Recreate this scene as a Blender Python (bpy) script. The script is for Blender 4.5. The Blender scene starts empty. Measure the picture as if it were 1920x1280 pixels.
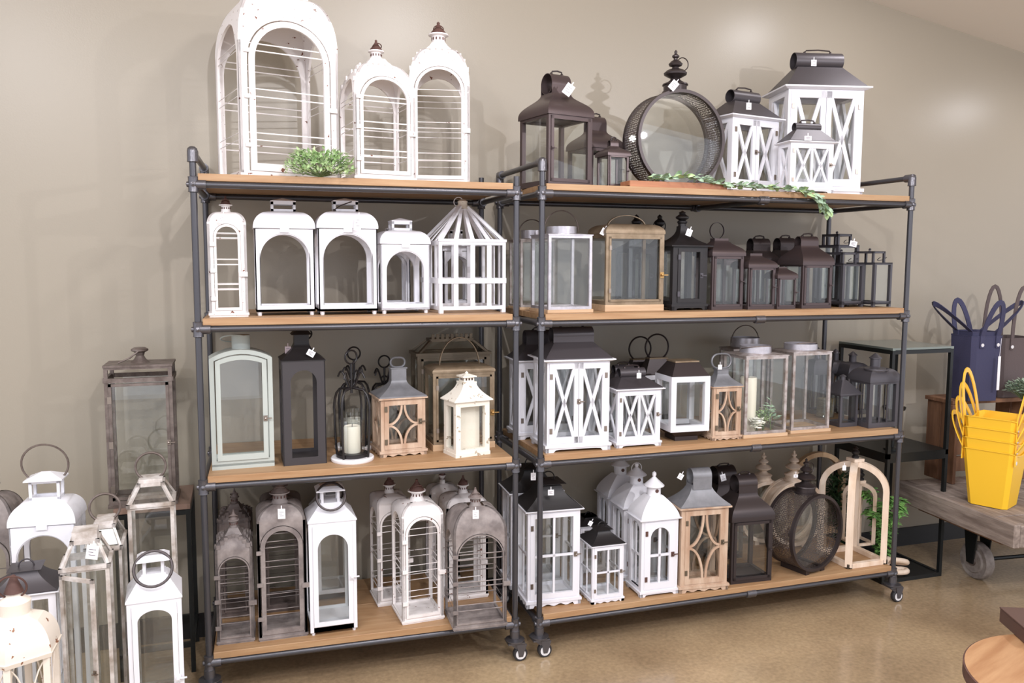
import bpy, bmesh, math, random
from mathutils import Vector, Matrix
random.seed(7)
C = bpy.context.scene.collection
PI = math.pi
S = 1.12
# ------------------------------------------------------------------ camera, world, lights, exposure
F = 1543.1663
CAM = Vector((0.0, -2.62614*S, 1.38881*S))
RM = Matrix(((0.94963034, 0.31221187, 0.02694397),
             (-0.31335439, 0.94513911, 0.09230975),
             (0.0033544, -0.09610315, 0.99536573)))
def srgb(r, g, b):
    f = lambda c: (c/255/12.92) if c <= 10 else ((c/255+.055)/1.055)**2.4
    return (f(r), f(g), f(b), 1)
cd = bpy.data.cameras.new('camera'); cam = bpy.data.objects.new('camera', cd); C.objects.link(cam)
cd.sensor_width = 36; cd.lens = F/1920*36; cd.clip_start = .05
cam.matrix_world = Matrix.Translation(CAM) @ Matrix((
    (RM[0][0], RM[0][2], -RM[0][1]), (RM[1][0], RM[1][2], -RM[1][1]), (RM[2][0], RM[2][2], -RM[2][1]))).to_4x4()
bpy.context.scene.camera = cam
sc = bpy.context.scene
sc.view_settings.view_transform = 'Standard'; sc.view_settings.look = 'None'
sc.view_settings.gamma = 1; sc.view_settings.use_curve_mapping = False
sc.view_settings.exposure = -0.12
sc.cycles.transparent_max_bounces = 40
sc.cycles.caustics_reflective = False; sc.cycles.caustics_refractive = False
w = bpy.data.worlds.new('world'); sc.world = w; w.use_nodes = True
w.node_tree.nodes['Background'].inputs[0].default_value = (0.90, 0.92, 1, 1)
w.node_tree.nodes['Background'].inputs[1].default_value = WORLD = 1.62
def lamp(x, y, z, power, size, col=(.97, .955, 1), aim=None, spread=180, sy=None):
    l = bpy.data.lights.new('ceiling_lamp', 'AREA'); l.energy = power; l.color = col
    l.shape = 'DISK' if sy is None else 'RECTANGLE'; l.size = size
    if sy: l.size_y = sy
    l.spread = math.radians(spread)
    o = bpy.data.objects.new('ceiling_lamp', l); C.objects.link(o); o.location = (x, y, z)
    d = Vector(aim if aim else (x, y, 0)) - o.location
    o.rotation_euler = d.to_track_quat('-Z', 'Y').to_euler()
LAMPS = [(.96, -1.05, 2.98, 15, .2, (1.0, .1, .6)), (2.8, -.1, 2.86, 6, .2, (2.4, .1, .7)), (4.3, 0, 2.5, 3.5, .2, (3.9, .2, .9)), (-1.36, -2.1, 3.0, 12, .2, (-.6, .3, .8)),
         (-1.7, -3.6, 2.95, 24, .07, (-.4, .3, .6)), (.6, -3.0, 3.05, 38, .07, (.9, .3, .5)), (3.2, -3.0, 2.6, 36, .05, (2.2, .3, .5))]
for x, y, z, p, s, a in LAMPS: lamp(x, y, z, p, s, aim=a)
for x, y in ((-.6, -2.0), (1.6, -2.0)): lamp(x, y, 2.85, 30, 1.2, (.97, .98, 1), sy=.6)
# ------------------------------------------------------------------ pixel helpers (frame 1920 x 1280)
def ray(px, py): return RM @ Vector(((px-960)/F, 1, -(py-640)/F))
def aty(px, py, Y): d = ray(px, py); return CAM + d*((Y-CAM.y)/d.y)
def atz(px, py, Z): d = ray(px, py); return CAM + d*((Z-CAM.z)/d.z)
RT = RM.transposed()
def pix(P):
    d = RT @ (Vector(P)-CAM); return 960+F*d.x/d.y, 640-F*d.z/d.y
def zat(x, y, py):                     # the height over (x, y) that shows at row py
    lo, hi = -1.0, 4.0
    for _ in range(40):
        m = (lo+hi)/2
        if pix((x, y, m))[1] > py: lo = m
        else: hi = m
    return lo
# ------------------------------------------------------------------ materials
MT = {}
def nodes(name):
    m = bpy.data.materials.new(name); m.use_nodes = True; nt = m.node_tree
    return m, nt, nt.nodes['Principled BSDF'], nt.nodes, nt.links
def mat(name, col, rough=.5, metal=0, bump=0, bscale=60, mottle=None, mscale=6, chips=None, chipth=.66, stretch=None, coat=0, spec=None):
    m, nt, b, N, L = nodes(name)
    c = srgb(*col); b.inputs['Base Color'].default_value = c
    b.inputs['Roughness'].default_value = rough; b.inputs['Metallic'].default_value = metal
    if coat: b.inputs['Coat Weight'].default_value = coat
    if spec is not None: b.inputs['Specular IOR Level'].default_value = spec
    tc = N.new('ShaderNodeTexCoord'); src = tc.outputs['Object']
    if stretch:
        mp = N.new('ShaderNodeMapping'); mp.inputs['Scale'].default_value = stretch; L.new(src, mp.inputs[0]); src = mp.outputs[0]
    last = None
    if mottle:
        n = N.new('ShaderNodeTexNoise'); n.inputs['Scale'].default_value = mscale; n.inputs['Detail'].default_value = 6; n.inputs['Roughness'].default_value = .6
        L.new(src, n.inputs['Vector'])
        r = N.new('ShaderNodeValToRGB'); r.color_ramp.elements[0].position = .36; r.color_ramp.elements[1].position = .64
        r.color_ramp.elements[0].color = c; r.color_ramp.elements[1].color = srgb(*mottle)
        L.new(n.outputs['Fac'], r.inputs[0]); last = r.outputs[0]
    if chips:
        n = N.new('ShaderNodeTexNoise'); n.inputs['Scale'].default_value = 48; n.inputs['Detail'].default_value = 4
        L.new(tc.outputs['Object'], n.inputs['Vector'])
        r = N.new('ShaderNodeValToRGB'); r.color_ramp.interpolation = 'CONSTANT'
        r.color_ramp.elements[0].color = (0, 0, 0, 1); r.color_ramp.elements[1].position = chipth; r.color_ramp.elements[1].color = (1, 1, 1, 1)
        L.new(n.outputs['Fac'], r.inputs[0])
        x = N.new('ShaderNodeMix'); x.data_type = 'RGBA'; x.inputs[6].default_value = c; x.inputs[7].default_value = srgb(*chips)
        if last: L.new(last, x.inputs[6])
        L.new(r.outputs[0], x.inputs[0]); last = x.outputs[2]
    if last: L.new(last, b.inputs['Base Color'])
    if bump:
        n = N.new('ShaderNodeTexNoise'); n.inputs['Scale'].default_value = bscale; n.inputs['Detail'].default_value = 4
        L.new(src, n.inputs['Vector'])
        bp = N.new('ShaderNodeBump'); bp.inputs['Strength'].default_value = bump; bp.inputs['Distance'].default_value = .004
        L.new(n.outputs['Fac'], bp.inputs['Height']); L.new(bp.outputs[0], b.inputs['Normal'])
    MT[name] = m; return m
mat('white_paint', (228, 227, 232), .38)
mat('white_wood', (224, 223, 229), .5, bump=.15, bscale=30, stretch=(1, 1, .15))
mat('worn_white', (230, 224, 222), .5, chips=(118, 74, 58), chipth=.69, bump=.2, bscale=30)
mat('worn_cream', (228, 218, 205), .55, chips=(140, 96, 70), chipth=.69, bump=.2, bscale=30)
mat('cream_metal', (232, 225, 212), .5, chips=(170, 155, 135), chipth=.64)
mat('sage', (178, 184, 178), .5, bump=.1)
mat('gray_wash', (150, 140, 136), .6, mottle=(108, 99, 97), mscale=14, bump=.25)
mat('gray_brown', (122, 108, 103), .6, mottle=(96, 84, 80), mscale=14, bump=.25)
mat('black_metal', (40, 37, 38), .42, metal=.3)
mat('charcoal_metal', (62, 58, 60), .5, metal=.2)
mat('black_roof', (72, 67, 70), .42, metal=.35, bump=.05)
mat('bronze', (84, 72, 72), .33, metal=.55)
mat('bronze_dark', (62, 54, 54), .36, metal=.5)
mat('slate_metal', (82, 79, 84), .4, metal=.4)
mat('pipe', (80, 79, 83), .3, metal=.6, bump=.03)
mat('fitting', (100, 98, 102), .32, metal=.75, bump=.2, bscale=120)
mat('galvanised', (205, 200, 205), .3, metal=.6, mottle=(180, 176, 182), mscale=30)
mat('tin_frame', (190, 182, 180), .45, metal=.5, mottle=(150, 136, 128), mscale=30)
mat('worn_tin', (222, 216, 212), .5, metal=.1, mottle=(160, 146, 134), mscale=16, bump=.2)
mat('stand_top', (138, 112, 98), .5)
mat('rust_tin', (126, 114, 108), .5, metal=.35, mottle=(96, 84, 78), mscale=30)
mat('aged_brass', (150, 132, 110), .5, metal=.45, mottle=(126, 108, 86), mscale=20)
mat('dark_brass', (108, 96, 80), .45, metal=.5)
mat('roof_zinc', (134, 134, 138), .5, metal=.35, mottle=(120, 120, 124), mscale=20)
mat('brass', (176, 140, 90), .35, metal=.9)
mat('latch_metal', (150, 138, 128), .35, metal=.9)
mat('pine', (174, 140, 104), .5, mottle=(158, 120, 84), mscale=4, stretch=(1, 14, 14), bump=.08, bscale=10)
mat('pale_pine', (204, 174, 142), .55, mottle=(188, 154, 120), mscale=4, stretch=(1, 14, 14))
mat('red_wood', (174, 118, 84), .55, mottle=(152, 98, 68), mscale=4, stretch=(1, 14, 14))
mat('wash_wood', (202, 178, 156), .65, mottle=(172, 140, 116), mscale=7, stretch=(3, 3, .6), bump=.3, bscale=20)
mat('bleached_wood', (232, 214, 196), .65, mottle=(214, 188, 162), mscale=6, stretch=(3, 3, .5), bump=.25, bscale=20)
mat('tan_wood', (206, 178, 144), .65, mottle=(186, 154, 120), mscale=6, stretch=(3, 3, .5))
mat('cart_wood', (156, 142, 132), .8, mottle=(112, 98, 90), mscale=5, stretch=(6, .8, 6), bump=.6, bscale=14)
mat('crate_wood', (138, 100, 74), .8, mottle=(104, 72, 52), mscale=5, stretch=(4, 4, .7), bump=.5, bscale=14)
mat('table_wood', (180, 140, 102), .45, mottle=(156, 112, 76), mscale=3, stretch=(1, 9, 9))
mat('dark_wood', (84, 62, 56), .5)
mat('bark', (98, 68, 60), .7, mottle=(78, 52, 46), mscale=12, bump=.4)
mat('wax', (240, 232, 214), .5); mat('linen', (236, 228, 214), .8, bump=.3, bscale=120)
mat('marble_white', (238, 236, 238), .3)
mat('tag_card', (244, 242, 246), .6); mat('tag_ink', (120, 110, 118), .7); mat('pink_card', (232, 210, 214), .6)
mat('yellow_plastic', (246, 194, 48), .38, spec=.5)
mat('navy_felt', (60, 60, 88), .8, bump=.2, bscale=200)
mat('brown_felt', (92, 80, 80), .8, bump=.2, bscale=200)
mat('iron_black', (34, 36, 36), .4, metal=.4)
mat('green_glass_top', (120, 128, 122), .2, metal=.2)
mat('rubber', (44, 42, 44), .6); mat('wheel_gray', (150, 142, 136), .6, mottle=(112, 102, 98), mscale=18); mat('wheel_white', (220, 218, 220), .4)
mat('red_paint', (196, 84, 60), .5)
for nme, cc, dd in (('leaf_bush', (150, 182, 122), (200, 222, 172)), ('leaf_euca', (138, 168, 138), (186, 206, 180)), ('leaf_fern', (84, 132, 72), (128, 176, 92)), ('leaf_sage', (120, 140, 118), (160, 176, 154)), ('leaf_dark', (40, 66, 42), (60, 90, 54)), ('petal', (240, 238, 230), (226, 226, 206))):
    mat(nme, cc, .55, mottle=dd, mscale=22)
mat('stem', (96, 112, 70), .7)
mat('rattan', (150, 140, 116), .7, stretch=(1, 1, 6), bump=.6, bscale=40, mottle=(122, 112, 92), mscale=30)
def glass(name, tint=(.982, .99, .985), k=1.0):
    m = bpy.data.materials.new(name); m.use_nodes = True; nt = m.node_tree; N = nt.nodes; L = nt.links
    N.remove(N['Principled BSDF']); out = N['Material Output']
    t = N.new('ShaderNodeBsdfTransparent'); t.inputs[0].default_value = (*tint, 1)
    g = N.new('ShaderNodeBsdfGlossy'); g.inputs['Roughness'].default_value = .008
    f = N.new('ShaderNodeLayerWeight'); f.inputs[0].default_value = .5          # Schlick on both faces of the pane
    pw = N.new('ShaderNodeMath'); pw.operation = 'POWER'; pw.inputs[1].default_value = 5; L.new(f.outputs['Facing'], pw.inputs[0])
    mu = N.new('ShaderNodeMath'); mu.operation = 'MULTIPLY_ADD'; mu.inputs[1].default_value = .5*k; mu.inputs[2].default_value = .05*k
    x = N.new('ShaderNodeMixShader'); L.new(pw.outputs[0], mu.inputs[0]); L.new(mu.outputs[0], x.inputs[0])
    L.new(t.outputs[0], x.inputs[1]); L.new(g.outputs[0], x.inputs[2]); L.new(x.outputs[0], out.inputs[0]); MT[name] = m
glass('glass'); glass('jar_glass', (.96, .975, .975), 1.6)
def mesh_screen(name):                                   # perforated metal: fine holes are alpha
    m, nt, b, N, L = nodes(name)
    b.inputs['Base Color'].default_value = srgb(82, 72, 70); b.inputs['Metallic'].default_value = .4; b.inputs['Roughness'].default_value = .45
    MT[name] = m
# ------------------------------------------------------------------ mesh builder
class M:
    def __init__(s): s.v = []; s.f = []; s.T = None
    def add(s, vs, fs):
        o = len(s.v)
        if s.T: vs = [s.T(*p) for p in vs]
        s.v += [tuple(p) for p in vs]; s.f += [tuple(i+o for i in f) for f in fs]; return s
    def box(s, x0, x1, y0, y1, z0, z1):
        return s.add([(x, y, z) for x in (x0, x1) for y in (y0, y1) for z in (z0, z1)],
                     [(0, 1, 3, 2), (4, 6, 7, 5), (0, 4, 5, 1), (2, 3, 7, 6), (0, 2, 6, 4), (1, 5, 7, 3)])
    def beam(s, p, q, a, b, up=(0, 0, 1)):
        p, q = Vector(p), Vector(q); d = (q-p).normalized(); x = d.cross(Vector(up))
        if x.length < 1e-4: x = d.cross(Vector((1, 0, 0)))
        x.normalize(); y = x.cross(d)
        return s.add([c+x*i*a/2+y*j*b/2 for c in (p, q) for i, j in ((-1, -1), (1, -1), (1, 1), (-1, 1))],
                     [(0, 1, 2, 3), (7, 6, 5, 4)]+[(i, (i+1) % 4, (i+1) % 4+4, i+4) for i in range(4)])
    def strip(s, pts, a, b, up=(0, 1, 0), closed=False):       # flat bar bent along points; a = width along up, b = thickness
        P = [Vector(p) for p in pts]; n = len(P); U = Vector(up); vs = []
        for i, p in enumerate(P):
            d = (P[(i+1) % n]-P[i-1]) if closed else (P[min(i+1, n-1)]-P[max(i-1, 0)])
            d.normalize(); x = U; y = d.cross(x).normalized()
            vs += [p+x*a/2*i2+y*b/2*j for i2, j in ((-1, -1), (1, -1), (1, 1), (-1, 1))]
        fs = []
        for i in range(n if closed else n-1):
            o, q = i*4, ((i+1) % n)*4
            fs += [(o+k, o+(k+1) % 4, q+(k+1) % 4, q+k) for k in range(4)]
        if not closed: fs += [(3, 2, 1, 0), (n*4-4, n*4-3, n*4-2, n*4-1)]
        return s.add(vs, fs)
    def tube(s, pts, r, closed=False, n=8):
        P = [Vector(p) for p in pts]; m = len(P); vs = []; prev = None
        for i, p in enumerate(P):
            d = (P[(i+1) % m]-P[i-1]) if closed else (P[min(i+1, m-1)]-P[max(i-1, 0)])
            d.normalize()
            if prev is None:
                prev = d.cross(Vector((0, 0, 1)))
                if prev.length < 1e-3: prev = d.cross(Vector((1, 0, 0)))
            x = (prev-d*prev.dot(d)).normalized(); prev = x; y = d.cross(x)
            rr = r[i] if isinstance(r, (list, tuple)) else r
            vs += [p+x*rr*math.cos(2*PI*k/n)+y*rr*math.sin(2*PI*k/n) for k in range(n)]
        fs = []
        for i in range(m if closed else m-1):
            o, q = i*n, ((i+1) % m)*n
            fs += [(o+k, o+(k+1) % n, q+(k+1) % n, q+k) for k in range(n)]
        if not closed: fs += [tuple(range(n))[::-1], tuple(range((m-1)*n, m*n))]
        return s.add(vs, fs)
    def circle(s, c, R, r, ax='y', tilt=0, n=28, a0=0, a1=360, sides=6):
        pts = []; full = abs(a1-a0) >= 360
        for i in range(n if full else n+1):
            a = math.radians(a0+(a1-a0)*i/n); u, v = R*math.cos(a), R*math.sin(a)
            p = Vector((u, 0, v)) if ax == 'y' else Vector((0, u, v)) if ax == 'x' else Vector((u, v, 0))
            if tilt: p = Matrix.Rotation(math.radians(tilt), 3, 'X' if ax == 'y' else 'Y') @ p
            pts.append(Vector(c)+p)
        return s.tube(pts, r, full, sides)
    def lathe(s, prof, n=24, c=(0, 0, 0), ax='z'):
        vs = []
        for r, z in prof:
            for k in range(n):
                a = 2*PI*(k+.5)/n; x, y = r*math.cos(a), r*math.sin(a)
                vs.append((c[0]+x, c[1]+y, c[2]+z) if ax == 'z' else (c[0]+z, c[1]+x, c[2]+y) if ax == 'x' else (c[0]+x, c[1]+z, c[2]+y))
        m = len(prof); fs = [(i*n+k, i*n+(k+1) % n, (i+1)*n+(k+1) % n, (i+1)*n+k) for i in range(m-1) for k in range(n)]
        if prof[0][0] > 1e-5: fs.append(tuple(range(n))[::-1])
        if prof[-1][0] > 1e-5: fs.append(tuple(range((m-1)*n, m*n)))
        return s.add(vs, fs)
    def shell(s, prof, n=32, c=(0, 0, 0), ax='z'):            # closed profile loop revolved: hollow bodies
        m0 = M(); m0.lathe(prof+[prof[0]], n, c, ax); m0.f = [f for f in m0.f if len(f) == 4]; return s.add(m0.v, m0.f)
    def loft(s, rings, cap=True):
        vs = []
        for r in rings:
            hx, hy, z = r[:3]; cx, cy = (r[3], r[4]) if len(r) > 3 else (0, 0)
            vs += [(cx-hx, cy-hy, z), (cx+hx, cy-hy, z), (cx+hx, cy+hy, z), (cx-hx, cy+hy, z)]
        m = len(rings); fs = [(i*4+k, i*4+(k+1) % 4, i*4+4+(k+1) % 4, i*4+4+k) for i in range(m-1) for k in range(4)]
        if cap: fs += [(3, 2, 1, 0), (m*4-4, m*4-3, m*4-2, m*4-1)]
        return s.add(vs, fs)
    def poly(s, P, n0, n1):                                 # outline in (u, z), extruded along n
        k = len(P); return s.add([(u, n0, z) for u, z in P]+[(u, n1, z) for u, z in P],
                                 [tuple(range(k)), tuple(range(k, 2*k))[::-1]]+[(i, (i+1) % k, (i+1) % k+k, i+k) for i in range(k)])
    def rowpanel(s, rows, t):                               # rows (z, X, a, n): a panel from a to X on both sides of the hole
        for sg in (-1, 1):
            vs = []
            for z, X, a, n in rows: vs += [(sg*a, n, z), (sg*X, n, z), (sg*X, n+t, z), (sg*a, n+t, z)]
            m = len(rows); fs = [(i*4+k, i*4+(k+1) % 4, i*4+4+(k+1) % 4, i*4+4+k) for i in range(m-1) for k in range(4)]
            s.add(vs, fs+[(3, 2, 1, 0), (m*4-4, m*4-3, m*4-2, m*4-1)])
        return s
    def build(s, name, material, parent=None, smooth=0, bevel=0):
        me = bpy.data.meshes.new(name); me.from_pydata(s.v, [], s.f)
        bm = bmesh.new(); bm.from_mesh(me); bmesh.ops.recalc_face_normals(bm, faces=bm.faces); bm.to_mesh(me); bm.free()
        me.materials.append(MT[material] if isinstance(material, str) else material)
        if smooth: me.shade_smooth(); me.set_sharp_from_angle(angle=math.radians(smooth))
        o = bpy.data.objects.new(name, me); C.objects.link(o)
        if parent: o.parent = parent
        if bevel:
            b = o.modifiers.new('bevel', 'BEVEL'); b.width = bevel; b.segments = 1; b.limit_method = 'ANGLE'
        return o
def tagit(o, label=None, cat=None, group=None, kind=None):
    for k, v in (('label', label), ('category', cat), ('group', group), ('kind', kind)):
        if v: o[k] = v
    return o
def empty(name, loc, rz=0, label=None, cat=None, group=None):
    o = bpy.data.objects.new(name, None); C.objects.link(o); o.location = loc; o.rotation_euler = (0, 0, rz); o.empty_display_size = .05
    return tagit(o, label, cat, group)
def side(k, w, d):
    return (lambda u, n, z: (u, -d/2+n, z), lambda u, n, z: (w/2-n, u, z), lambda u, n, z: (-u, d/2-n, z), lambda u, n, z: (-w/2+n, -u, z))[k]
def arch_a(zb, sp, a, rise):
    def f(z):
        if z <= sp: return a
        t = (z-sp)/rise; return a*math.sqrt(max(0, 1-t*t))
    return f
def arch_rows(z0, z1, X, a, zb, zt, n=0, rise=None, extra=(), steps=9):
    """rows of a panel from z0 to z1 with an arched hole (half width a, from zb to zt)"""
    rise = rise or a; sp = zt-rise; A = arch_a(zb, sp, a, rise)
    zs = {z0, z1}; zs |= {sp+rise*math.sin(PI/2*i/steps) for i in range(steps+1)}; zs |= {z for z in extra if z0 < z < z1}
    Xf = X if callable(X) else (lambda z: X); nf = n if callable(n) else (lambda z: n)
    rows = []
    for z in sorted(zs):
        if z < zb-1e-6 or z > zt+1e-6: rows.append((z, Xf(z), 0, nf(z)))
    rows.append((zb, Xf(zb), 0, nf(zb))); rows.append((zb, Xf(zb), a, nf(zb)))
    for z in sorted(zs):
        if zb+1e-6 < z <= zt+1e-6: rows.append((z, Xf(z), A(z), nf(z)))
    rows.append((zt, Xf(zt), 0, nf(zt)))
    return sorted(rows, key=lambda r: (round(r[0], 7),)) if False else sorted(rows, key=lambda r: round(r[0], 6))
# ------------------------------------------------------------------ lantern builders
class K: pass
def place(name, zb, xl, xr, at, rot, dr, ye, yt, label, group=None, cat='lantern'):
    """stand a lantern on height zb: its front face spans columns xl..xr; at = row of its front left foot (above 50) or its world y"""
    if at > 50: PL = atz(xl, at, zb)
    else:
        py = 600
        for _ in range(4): PL = aty(xl, py, at); py = pix((PL.x, PL.y, zb))[1]
    PL.z = zb; r = math.radians(rot); u = Vector((math.cos(r), math.sin(r), 0)); n = Vector((-u.y, u.x, 0))
    lo, hi = .01, 1.5
    for _ in range(40):
        m = (lo+hi)/2
        if pix(PL+u*m)[0] < xr: lo = m
        else: hi = m
    k = K(); k.w = lo; k.d = lo*dr; fc = PL+u*lo/2; ce = fc+n*k.d/2
    k.H = zat(fc.x, fc.y, ye)-zb; k.T = zat(ce.x, ce.y, yt)-zb
    k.z = lambda p: zat(fc.x, fc.y, p)-zb
    k.zc = lambda p: zat(ce.x, ce.y, p)-zb
    k.fc = fc; k.r = r; k.root = empty(name, (ce.x, ce.y, zb), r, label, cat, group); k.ce = ce
    return k
def tagpx(k, px, py, off=0.012, size=.03, rot=0, asp=1.3, m='tag_card', tilt=0, z0=None):
    P = aty(px, py, k.fc.y-off) if z0 is None else aty(px, py, z0)
    L = Matrix.Rotation(-k.r, 3, 'Z') @ (P-k.ce); L.z = P.z-k.root.location.z
    a = M(); a.box(-size/2, size/2, -.0008, .0008, -size*asp/2, size*asp/2)
    a.box(-size*.06, size*.06, -.0006, .0006, size*asp/2, size*asp/2+.012)
    o = a.build('price_tag', m, k.root); o.location = L; o.rotation_euler = (math.radians(tilt), math.radians(rot), math.radians(-12)-k.r)
    b = M()
    for i, (x0, x1) in enumerate(((-.3, .3), (-.32, .1), (-.25, .3))): b.box(x0*size, x1*size, -.0012, -.0008, size*asp*(.2-.2*i)-size*.03, size*asp*(.2-.2*i)+size*.03)
    b.build('printed_lines', 'tag_ink', o)
def latch(door, x, n, z, s=1, m='latch_metal', T=None):
    a = M(); a.T = T
    a.box(x-.007*s, x+.007*s, n-.003, n, z-.01*s, z+.01*s); p = T(x, n-.008, z) if T else (x, n-.008, z)
    a.T = None; a.lathe([(0, 0), (.0045*s, .002), (.0045*s, .008*s), (0, .01*s)], 8, (p[0], p[1]-.006, p[2]), 'y')
    a.T = T; a.box(x, x+.022*s, n-.007, n-.004, z-.002*s, z+.002*s); a.build('latch', m, door)
def hinge(door, x, n, z, s=1, m='latch_metal'):
    M().box(x-.007*s, x+.007*s, n-.003, n, z-.013*s, z+.013*s).build('hinge', m, door)
def corner_frame(k, m, p, z0, z1, rt, rb, name='frame', bevel=0, extra=None):
    a = M(); w, d = k.w, k.d
    for sx in (-1, 1):
        for sy in (-1, 1):
            x0, y0 = sorted((sx*w/2, sx*(w/2-p))), sorted((sy*d/2, sy*(d/2-p))); a.box(*x0, *y0, z0, z1)
    for q in range(4):
        a.T = side(q, w, d); W = (w if q % 2 == 0 else d)/2-p
        if rt: a.box(-W, W, 0, p, z1-rt, z1)
        if rb: a.box(-W, W, 0, p, z0, z0+rb)
    a.T = None
    if extra: extra(a)
    return a.build(name, m, k.root, bevel=bevel)
def panes(k, z0, z1, p, sides=(0, 1, 2, 3), n=.5, g='glass'):
    for q in sides:
        a = M(); a.T = side(q, k.w, k.d); W = (k.w if q % 2 == 0 else k.d)/2-p*.7
        a.box(-W, W, p*n, p*n+.002, z0, z1); a.build('glass_pane', g, k.root)
def patt(a, kind, U0, U1, z0, z1, n, t, b):
    """ornament of flat bars filling an opening"""
    def bar(p, q): a.beam((p[0], n+t/2, p[1]), (q[0], n+t/2, q[1]), t if False else b, t, up=(0, 1, 0))
    um, zm = (U0+U1)/2, (z0+z1)/2
    if kind == 'X': bar((U0, z0), (U1, z1)); bar((U0, z1), (U1, z0))
    elif kind == 'XX':
        g = b*.5; a.box(um-g, um+g, n, n+t, z0, z1)
        for u0, u1 in ((U0, um-g), (um+g, U1)): bar((u0+b*.4, z0), (u1-b*.4, z1)); bar((u0+b*.4, z1), (u1-b*.4, z0))
    elif kind == 'cross': a.box(um-b/2, um+b/2, n, n+t, z0, z1); a.box(U0, U1, n, n+t, zm-b/2, zm+b/2)
    elif kind == 'lattice':
        hu, hz = (U1-U0)/2, (z1-z0)/2
        for su in (-1, 1):
            for sz in (-1, 1):
                pts = []
                for i in range(10):
                    t_ = PI/2*i/9; pts.append((um+su*(hu-(hu-b*.75)*math.cos(t_)), n+t/2, zm+sz*(hz-hz*.97*math.sin(t_))))
                a.strip(pts, t, b)
def door(k, m, z0, z1, q, kind, k_side=0, w=None, proud=.003, t=.012, b=None, double=False, hs=1, lm='latch_metal', lz=.5, archtop=False):
    w = w or k.w*.86; a = M(); T = side(k_side, k.w, k.d); a.T = T; n = -proud; b = b or q*.7
    if archtop:
        A = w/2-q; a.rowpanel(arch_rows(z0, z1, w/2, A, z0+q, z1-q*.9, n, rise=min(A, (z1-z0)*.3)), t)
        patt(a, 'cross', -A, A, z0+q, z1-q, n+.003, t-.005, b)
        zz = M()
    else:
        for x0, x1 in (((-w/2, -w/2+q), (w/2-q, w/2)) if not double else ((-w/2, -w/2+q), (-q*.85, -.0012), (.0012, q*.85), (w/2-q, w/2))): a.box(x0, x1, n, n+t, z0, z1)
        a.box(-w/2+q, w/2-q, n, n+t, z0, z0+q*1.1); a.box(-w/2+q, w/2-q, n, n+t, z1-q, z1)
        if double:
            for U0, U1 in ((-w/2+q, -q*.85), (q*.85, w/2-q)): patt(a, kind, U0, U1, z0+q, z1-q, n+.002, t-.004, b)
        else: patt(a, kind, -w/2+q, w/2-q, z0+q, z1-q, n+.002, t-.004, b)
    o = a.build('door', m, k.root)
    if k_side == 0:
        f = -k.d/2+n
        latch(o, 0 if double else w/2-q*.45, f, z0+(z1-z0)*lz, hs, lm)
        for zz in (.16, .84): hinge(o, -w/2+q*.3, f, z0+(z1-z0)*zz, hs*.8, lm)
        if double:
            for zz in (.16, .84): hinge(o, w/2-q*.3, f, z0+(z1-z0)*zz, hs*.8, lm)
    return o
def roof(k, m, z0, z1, over, nx, ny, shape='straight', lip=.006, n=12, cap=None, name='roof'):
    hx, hy = k.w/2+over, k.d/2+over; rings = [(hx, hy, z0), (hx, hy, z0+lip)]
    for i in range(1, n+1):
        t = i/n
        s = {'straight': 1-t, 'concave': (1-t)**1.7, 'dome': math.sqrt(max(0, 1-t*t)), 'ogee': .5+.5*math.cos(PI*t**1.3), 'soft': 1-t**1.5, 'bell': (1-t)**2.6}[shape]
        rings.append((nx+(hx-nx)*s, ny+(hy-ny)*s, z0+lip+(z1-z0-lip)*t))
    if shape == 'straight': rings = rings[:2]+[rings[-1]]
    return M().loft(rings).build(name, m, k.root, smooth=0 if shape == 'straight' else 25)
def roll(k, m, z, r, hl, neck=True, handle=True, cut=0):
    a = M(); pr = [(r, -hl), (r, hl), (r-.002, hl), (r-.002, -hl)]
    a.shell(pr, 28, (0, 0, z+r), 'x')
    if neck:
        for s in (-1, 1): a.box(-hl, hl, min(s*r*.99, s*(r*.99-.002)), max(s*r*.99, s*(r*.99-.002)), z-.02, z+r)
    o = a.build('roof_cap', m, k.root, smooth=40)
    if handle:
        h = M(); L = hl*.55; zt = z+2*r
        h.tube([(-L, -.003, zt), (-L*.9, -.006, zt+.009), (0, -.008, zt+.012), (L*.9, -.006, zt+.009), (L, -.003, zt)], .003, n=6)
        for s in (-1, 1): h.lathe([(0, 0), (.006, .001), (.005, .006), (0, .009)], 8, (s*L, -.003, zt-.002))
        h.build('handle', 'bronze_dark', k.root, smooth=50)
    return o
def feet_base(k, m, z0, h, over, kind='bracket'):
    """plinth with a slab on top and an apron with feet"""
    a = M(); w, d = k.w+over*2, k.d+over*2; hs = h*.38
    a.box(-w/2, w/2, -d/2, d/2, z0+h-hs, z0+h)
    w2, d2 = w-over*.8, d-over*.8
    for q in range(4):
        a.T = side(q, w2, d2); W = (w2 if q % 2 == 0 else d2)/2; f = W*.3; zt = z0+h-hs
        if kind == 'bracket': P = [(-W, z0), (-W+f*.8, z0), (-W+f, z0+(zt-z0)*.5), (-W+f*1.5, z0+(zt-z0)*.62), (W-f*1.5, z0+(zt-z0)*.62), (W-f, z0+(zt-z0)*.5), (W-f*.8, z0), (W, z0), (W, zt), (-W, zt)]
        else:
            P = [(-W, z0), (-W+f*.8, z0)]
            for i in range(17):
                t = i/16; P.append((-W+f+(2*W-2*f)*t, z0+(zt-z0)*(.45+.25*math.cos(t*6*PI)-.1)))
            P += [(W-f*.8, z0), (W, z0), (W, zt), (-W, zt)]
        a.poly(P, 0, .012)
    a.T = None
    return a.build('base', m, k.root)
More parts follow.
